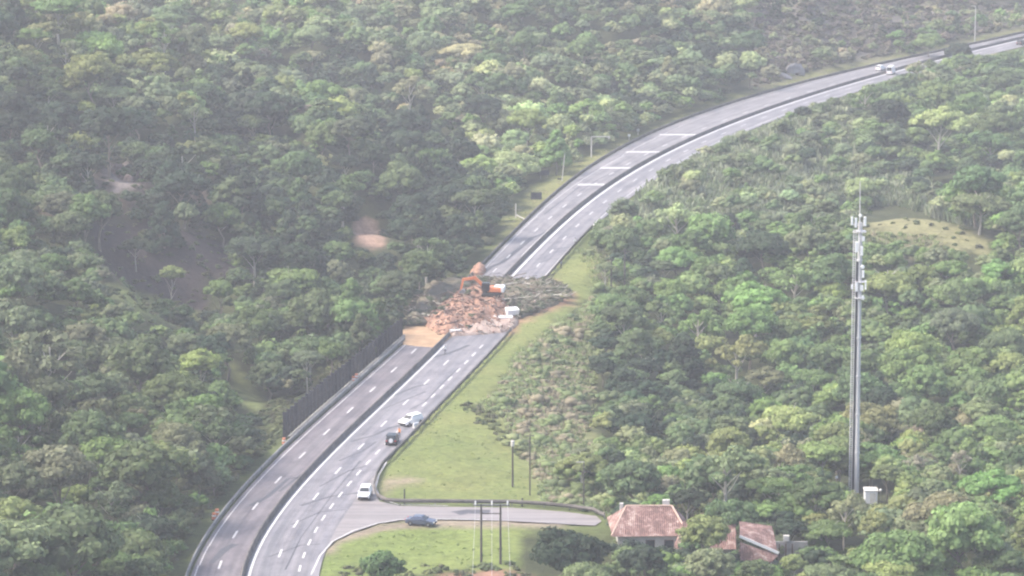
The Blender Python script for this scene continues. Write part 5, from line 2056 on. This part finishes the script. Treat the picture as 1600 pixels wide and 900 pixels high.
t, hh = pole('marker_post', 'short dark post in the grass behind the side road rail', 632, 787, 764, .13, M_DARK, 'post')
t, hh = pole('marker_post', 'short dark stump at the rail behind the twin-pole line', 816, 790, 778, .14, M_DARK, 'post')
t, hh = pole('lamp_post', 'tall pale lamp post by the far end of the highway', 1523, 68, 10, .17, M_CONCL, 'lamp post', y=1078)
b = nb(); cyl(b, (0, 0, hh), (-.9, 0, hh + .15), .07, .06, 6); box(b, (-1.1, 0, hh + .12), (.6, .25, .12)); obj('lamp_head', b, M_CONCL, t)
t, hh = pole('sign_gantry', 'pale roadside post with a long horizontal arm beyond the signs', 924, 248, 213, .16, M_CONCL, 'gantry', y=836)
b = nb(); box(b, (2.1, 0, hh - .1), (4.2, .16, .2)); ga = obj('arm', b, M_CONCL, t)
b = nb(); box(b, (4.3, 0, hh - .3), (.35, .3, .6)); obj('camera_housing', b, M_CONCL, ga)
t, hh = pole('lamp_post', 'thin leaning pale post above the small dark sign', 878, 290, 240, .10, M_CONCL, 'lamp post', y=798)
t.rotation_euler = (0, .1, 0)
t, hh = pole('lamp_post', 'broken pale post stump at the forest edge before the signs', 806, 343, 318, .14, M_CONCL, 'lamp post', y=745)
x, y = [float(c) for c in G(813, 343)]
b = nb(); cyl(b, (-.8, .8, .9), (1.3, -1.2, .15), .13, .1, 8)
o = obj('fallen_post', b, M_CONCL)
o.location = (x, y, gz(x, y))
tag(o, 'pale fallen post lying from the broken stump to the edge barrier', 'post')
t, hh = pole('lamp_post', 'thin pale leaning post among the yellow bushes above the house', 1256, 795, 775, .07, M_CONCL, 'post', y=486)
t.rotation_euler = (0, -.15, 0)

# sign backs
for (u, v, w, h_, yy, lab) in [(838, 306, 17, 11, 770, 'nearest dark sign back at the forest edge above the left barrier'), (875, 284, 8, 12, 800, 'narrow upright dark sign back right of the nearest one'),
                               (850, 270, 16, 8, 806, 'wide low dark sign back half hidden in pale bushes')]:
    x, y, z = [float(c) for c in P(u, v, yy)]
    s = yy / CP / F
    g0 = gz(x, y)
    t = thing('road_sign', lab, 'sign', (x, y, g0), 0, 'dark backs of road signs')
    b = nb(); box(b, (0, 0, z - g0), (w * s, .08, h_ * s)); obj('panel', b, M_DARK, t)
    for dx_ in ((-w * s * .32, w * s * .32) if w > 10 else (0,)):
        b = nb(); cyl(b, (dx_, .1, -.4), (dx_, .1, z - g0 + h_ * s * .4), .06, .06, 6); obj('post', b, M_GALV, t)
for (u, v) in [(983, 219), (997, 211)]:
    x, y = [float(c) for c in G(u, v)]
    t = thing('marker_post', 'small white marker post on the grass beyond the gantry' + (', nearer one' if u == 983 else ', farther one'), 'post', (x, y, gz(x, y)), 0, 'white marker posts')
    b = nb(); cyl(b, (0, 0, -.2), (0, 0, 1.3), .1, .1, 6); obj('shaft', b, M_CONCL, t)
    b = nb(); box(b, (0, 0, 1.3), (.6, .06, .6)); obj('plate', b, M_WHITE, t)

# twin-pole power line
x1, y1 = [float(c) for c in G(752, 877)]
x2, y2 = [float(c) for c in G(782, 877)]
zg = gz((x1 + x2) / 2, y1)
t = thing('power_line_frame', 'pair of dark poles joined by a crossarm on the near lawn', 'power pole', ((x1 + x2) / 2, y1, zg))
zt = float(P(767, 788, y1)[2]) - zg
for s in (-1, 1):
    b = nb(); cyl(b, (s * (x2 - x1) / 2, 0, -.6), (s * (x2 - x1) / 2, 0, zt), .19, .13, 9); obj('pole', b, M_WOOD, t)
b = nb(); box(b, (.1, 0, zt - .1), (5.0, .18, .2)); obj('crossarm', b, M_GALV, t)
b = nb(); box(b, (0, 0, zt - 1.3), (3.0, .1, .12)); obj('brace', b, M_WOOD, t)
for ax_ in (-2.1, .15, 2.3):
    b = nb()
    for k_ in range(4):
        cyl(b, (ax_, -.1, zt + .02 + k_ * .14), (ax_, -.1, zt + .09 + k_ * .14), .13, .09, 8)
    obj('insulator', b, M_WHITE, t)
cx0 = (x1 + x2) / 2
hx, hy = cx0 * .55, 232.0
t = thing('power_line_frame', 'power pole pair on the slope below the viewpoint', 'power pole', (hx, hy, gz(hx, hy)))
for s in (-1, 1):
    b = nb(); cyl(b, (s * 1.5, 0, -.6), (s * 1.5, 0, 9), .19, .13, 9); obj('pole', b, M_WOOD, t)
b = nb(); box(b, (0, 0, 9), (5.0, .18, .2)); obj('crossarm', b, M_GALV, t)
M_WIRE = mat('bright_wire', (.40, .40, .41), .5, .2)
for k_, ax_ in enumerate((-2.1, .15, 2.3)):
    b = nb()
    p0, p1 = Vector((cx0 + ax_, y1 - .1, zg + zt + .55)), Vector((hx + ax_, hy, gz(hx, hy) + 9.2))
    pr_ = None
    for i in range(17):
        s = i / 16
        q = p0.lerp(p1, s) - Vector((0, 0, 6 * 4 * s * (1 - s) * .5))
        if pr_ is not None:
            cyl(b, pr_, q, .022, .022, 4)
        pr_ = q
    o = obj('power_wire', b, M_WIRE)
    tag(o, ('left', 'middle', 'right')[k_] + ' of three pale wires dropping from the twin-pole crossarm', 'wire', 'wires of the twin-pole line')

# ------------------------------------------------------------------ the tiled house


def hip_roof(b, cx, cy, L_, W_, z0, z1, ridge, over=.6, rot=0.0, hipl=True, hipr=True):
    l, w = L_ / 2 + over, W_ / 2 + over
    pts_ = [(-l, -w, z0), (l, -w, z0), (l, w, z0), (-l, w, z0), (-ridge / 2 if hipl else -l, 0, z1), (ridge / 2 if hipr else l, 0, z1)]
    R_ = Matrix.Translation((cx, cy, 0)) @ Matrix.Rotation(rot, 4, 'Z')
    v = [b.verts.new(R_ @ Vector(p_)) for p_ in pts_]
    for f_ in ((0, 1, 5, 4), (1, 2, 5), (2, 3, 4, 5), (3, 0, 4), (3, 2, 1, 0)):
        b.faces.new([v[i] for i in f_])


hx, hy = [float(c) for c in P(1012, 815, 468)][:2]
hz = gz(hx, hy) - .2
t = thing('tiled_house', 'rambling house with mottled red tiled roofs half hidden by dark trees', 'house', (hx, hy, hz))
er = float(P(1012, 838, 463)[2]) - hz     # eave
rz_ = float(P(1012, 787, 469)[2]) - hz    # ridge
b = nb(); box(b, (0, 0, er / 2 - .3), (8.6, 8.4, er + .5)); obj('wall', b, M_WALL, t)
b = nb(); hip_roof(b, .2, .5, 9.6, 9.2, er - .05, rz_ - .2, 6.4, .7, .05, True, True)
r1 = obj('roof', b, M_TILE, t)
b = nb()
for p0, p1 in (((-3.0, .5, rz_ - .16), (3.4, .5, rz_ - .16)), ((-3.0, .5, rz_ - .16), (-5.2, -4.8, er)), ((3.4, .5, rz_ - .16), (5.6, -4.8, er))):
    cyl(b, p0, p1, .13, .13, 6)
obj('ridge_tiles', b, mat('ridge_tile', (.42, .28, .22), .8, noise=(2, (.55, .42, .36))), r1)
for cx_, hh_ in ((-3.6, .9), (2.6, .6)):
    b = nb(); box(b, (cx_, .9 if cx_ > 0 else 2.0, rz_ - .1 + (0 if cx_ > 0 else -.9)), (.5 if cx_ < 0 else 1.0, .5, hh_ + .8)); obj('chimney', b, M_CONCL, r1, bevel=.03)
for cx_ in (-2.6, 0.2, 2.8):
    b = nb(); box(b, (cx_, -4.21, er - 1.3), (1.3, .08, 1.2)); wd = obj('window', b, M_CUT, t)
    b = nb(); box(b, (cx_, -4.26, er - 1.3), (1.1, .04, 1.0)); obj('pane', b, M_GLASS, wd)
# lower link roof and the wing on the right
wx, wy = [float(c) for c in P(1180, 842, 458)][:2]
dx_, dy_ = wx - hx, wy - hy
we = float(P(1190, 862, 456)[2]) - hz
wr = float(P(1178, 822, 460)[2]) - hz
b = nb(); hip_roof(b, dx_ * .52 + .4, dy_ * .5 + 1.2, 7.5, 6.0, er - 1.2, rz_ - 1.3, 6, .5, -.05, True, False)
obj('roof', b, M_TILE, t)
b = nb(); box(b, (dx_ * .52 + .4, dy_ * .5 + 1.2, (er - 1.2) / 2 - .3), (7.2, 5.6, er - 1.0)); obj('wall', b, M_WALL, t)
b = nb()
# wing: ridge runs away from the viewer, white-edged gable slope falls to the right
P0 = [(-2.3, -2.9, wr - .1), (-2.0, 2.8, wr + .5), (2.5, 2.6, wr - .15), (2.9, -3.1, we + .15)]
v1 = [b.verts.new((dx_ + p_[0], dy_ + p_[1], p_[2])) for p_ in P0]
v2 = [b.verts.new((dx_ + p_[0], dy_ + p_[1], p_[2] - .22)) for p_ in P0]
b.faces.new(v1)
b.faces.new(v2[::-1])
for i in range(4):
    j = (i + 1) % 4
    b.faces.new((v1[i], v2[i], v2[j], v1[j]))
r2 = obj('roof', b, M_TILE, t)
b = nb()
pa, pb = Vector((dx_ - 2.35, dy_ - 2.98, wr - .12)), Vector((dx_ + 3.0, dy_ - 3.2, we + .12))
d_ = pb - pa
r = box(b, (0, 0, 0), (d_.length, .16, .34))
bmesh.ops.transform(b, matrix=Matrix.Translation((pa + pb) / 2) @ d_.to_track_quat('X', 'Z').to_matrix().to_4x4(), verts=r)
obj('fascia', b, M_WHITE, r2)
b = nb()
P1_ = [(-2.3, -3.1, wr - .9), (2.9, -3.15, we - .2), (2.0, -4.2, we - .8), (-2.3, -4.3, we - .7)]
v1 = [b.verts.new((dx_ + p_[0], dy_ + p_[1], p_[2])) for p_ in P1_]
v2 = [b.verts.new((dx_ + p_[0], dy_ + p_[1], p_[2] - .15)) for p_ in P1_]
b.faces.new(v1)
b.faces.new(v2[::-1])
for i in range(4):
    j = (i + 1) % 4
    b.faces.new((v1[i], v2[i], v2[j], v1[j]))
obj('porch_roof', b, M_TILE, t)
b = nb(); box(b, (dx_ + .1, dy_ - .1, (we - .6) / 2 - .4), (4.4, 4.8, we - .4)); obj('wall', b, M_CUT, t)
b = nb(); box(b, (dx_ + 1.0, dy_ - 2.55, we - 1.9), (.7, .1, 1.0)); obj('window', b, M_WALL, t)
b = nb(); cyl(b, (dx_ + 1.9, dy_ - 4.0, -.5), (dx_ + 1.9, dy_ - 4.0, we - .9), .12, .12, 8); obj('porch_post', b, M_WALL, t)

# low concrete wall right of the house
x1_, y1_, z1_ = [float(c) for c in P(1206, 846, 464)]
x2_, y2_, z2_ = [float(c) for c in P(1262, 850, 464)]
g0 = gz((x1_ + x2_) / 2, 464)
t = thing('garden_wall', 'low pale concrete wall between the house wing and the green bushes', 'wall', ((x1_ + x2_) / 2, 464, g0))
Lw = x2_ - x1_
b = nb(); box(b, (0, 0, z1_ - g0 - .5), (Lw, .3, 1.0)); box(b, (0, .1, (z1_ - g0) / 2 - .4), (Lw - .6, .2, max(.3, z1_ - g0 - .2))); obj('wall', b, M_CONC, t)
b = nb(); box(b, (-Lw * .1, -.1, z1_ - g0 + .5), (.8, .5, .8)); obj('gate_pillar', b, M_CONCL, t)
for k_ in range(3):
    b = nb(); box(b, (-Lw * .3 + k_ * .9, -.6, (z1_ - g0) / 2 - .2), (.16, .16, z1_ - g0)); obj('post', b, M_CUT, t)
# houses barely showing among the valley trees
for (u, v, yy, w, lab, rc) in [(1552, 512, 642, 3.4, 'small pinkish roof showing among trees in the right valley', True), (1539, 536, 634, 1.4, 'tiny pale wall glimpsed below the pinkish valley roof', False)]:
    x, y, z = [float(c) for c in P(u, v, yy)]
    g0 = gz(x, y)
    t = thing('cottage', lab, 'cottage', (x, y, g0))
    b = nb(); box(b, (0, 0, (z - g0) / 2), (w, 3, z - g0)); obj('wall', b, M_WHITE if not rc else M_WALL, t)
    b = nb(); hip_roof(b, 0, 0, w, 3, z - g0, z - g0 + .9, w * .5, .3); obj('roof', b, M_TILE if rc else M_CONCL, t)
# grey rock slabs on the far cut
for (u, v, yy, s, rz0, lab) in [(1243, 92, 992, (6.5, 1.4, 4.6), .5, 'large grey rock slab leaning on the far dark cut slope'), (1225, 98, 985, (5.5, 2, 1.8), -.2, 'low grey boulder left of the large leaning slab'),
                                (1195, 272, 700, (1, 1, 1), 0, None), (183, 276, 704, (3.0, 1.6, 4.2), .3, 'pale rock outcrop on the left hillside above the dark scar'),
                                (200, 285, 700, (2.2, 1.5, 2.6), -.3, 'smaller pale rock right below the outcrop above the scar')]:
    if lab is None:
        continue
    x, y, z = [float(c) for c in P(u, v, yy)]
    b = nb()
    bmesh.ops.create_icosphere(b, subdivisions=3, radius=1)
    for q in b.verts:
        n_ = fbm(np.array([q.co.x * 1.5 + u]), np.array([q.co.y * 1.5 + q.co.z * 1.7]), 5)[0]
        q.co *= .7 + .6 * n_
        q.co = Vector((q.co.x * s[0] / 2, q.co.y * s[1] / 2, q.co.z * s[2] / 2))
    o = obj('boulder', b, M_ROCK if u > 500 else M_PALE)
    o.location = (x, y, gz(x, y) + s[2] * .2)
    o.rotation_euler = (0, .3, rz0)
    tag(o, lab, 'rock')
# ------------------------------------------------------------------ haze
b = nb()
box(b, (100, 1400, 60), (2900, 3900, 190))
m = bpy.data.materials.new('haze')
m.use_nodes = True
nt = m.node_tree
nt.nodes.remove(nt.nodes['Principled BSDF'])
pv = nt.nodes.new('ShaderNodeVolumePrincipled')
pv.inputs['Color'].default_value = (*HAZE_COLOR, 1)
pv.inputs['Density'].default_value = HAZE_DENSITY
pv.inputs['Anisotropy'].default_value = 0.2
nt.links.new(pv.outputs[0], nt.nodes['Material Output'].inputs['Volume'])
hz = obj('haze', b, m)
tag(hz, 'thin bluish haze over the valley', kind='stuff')
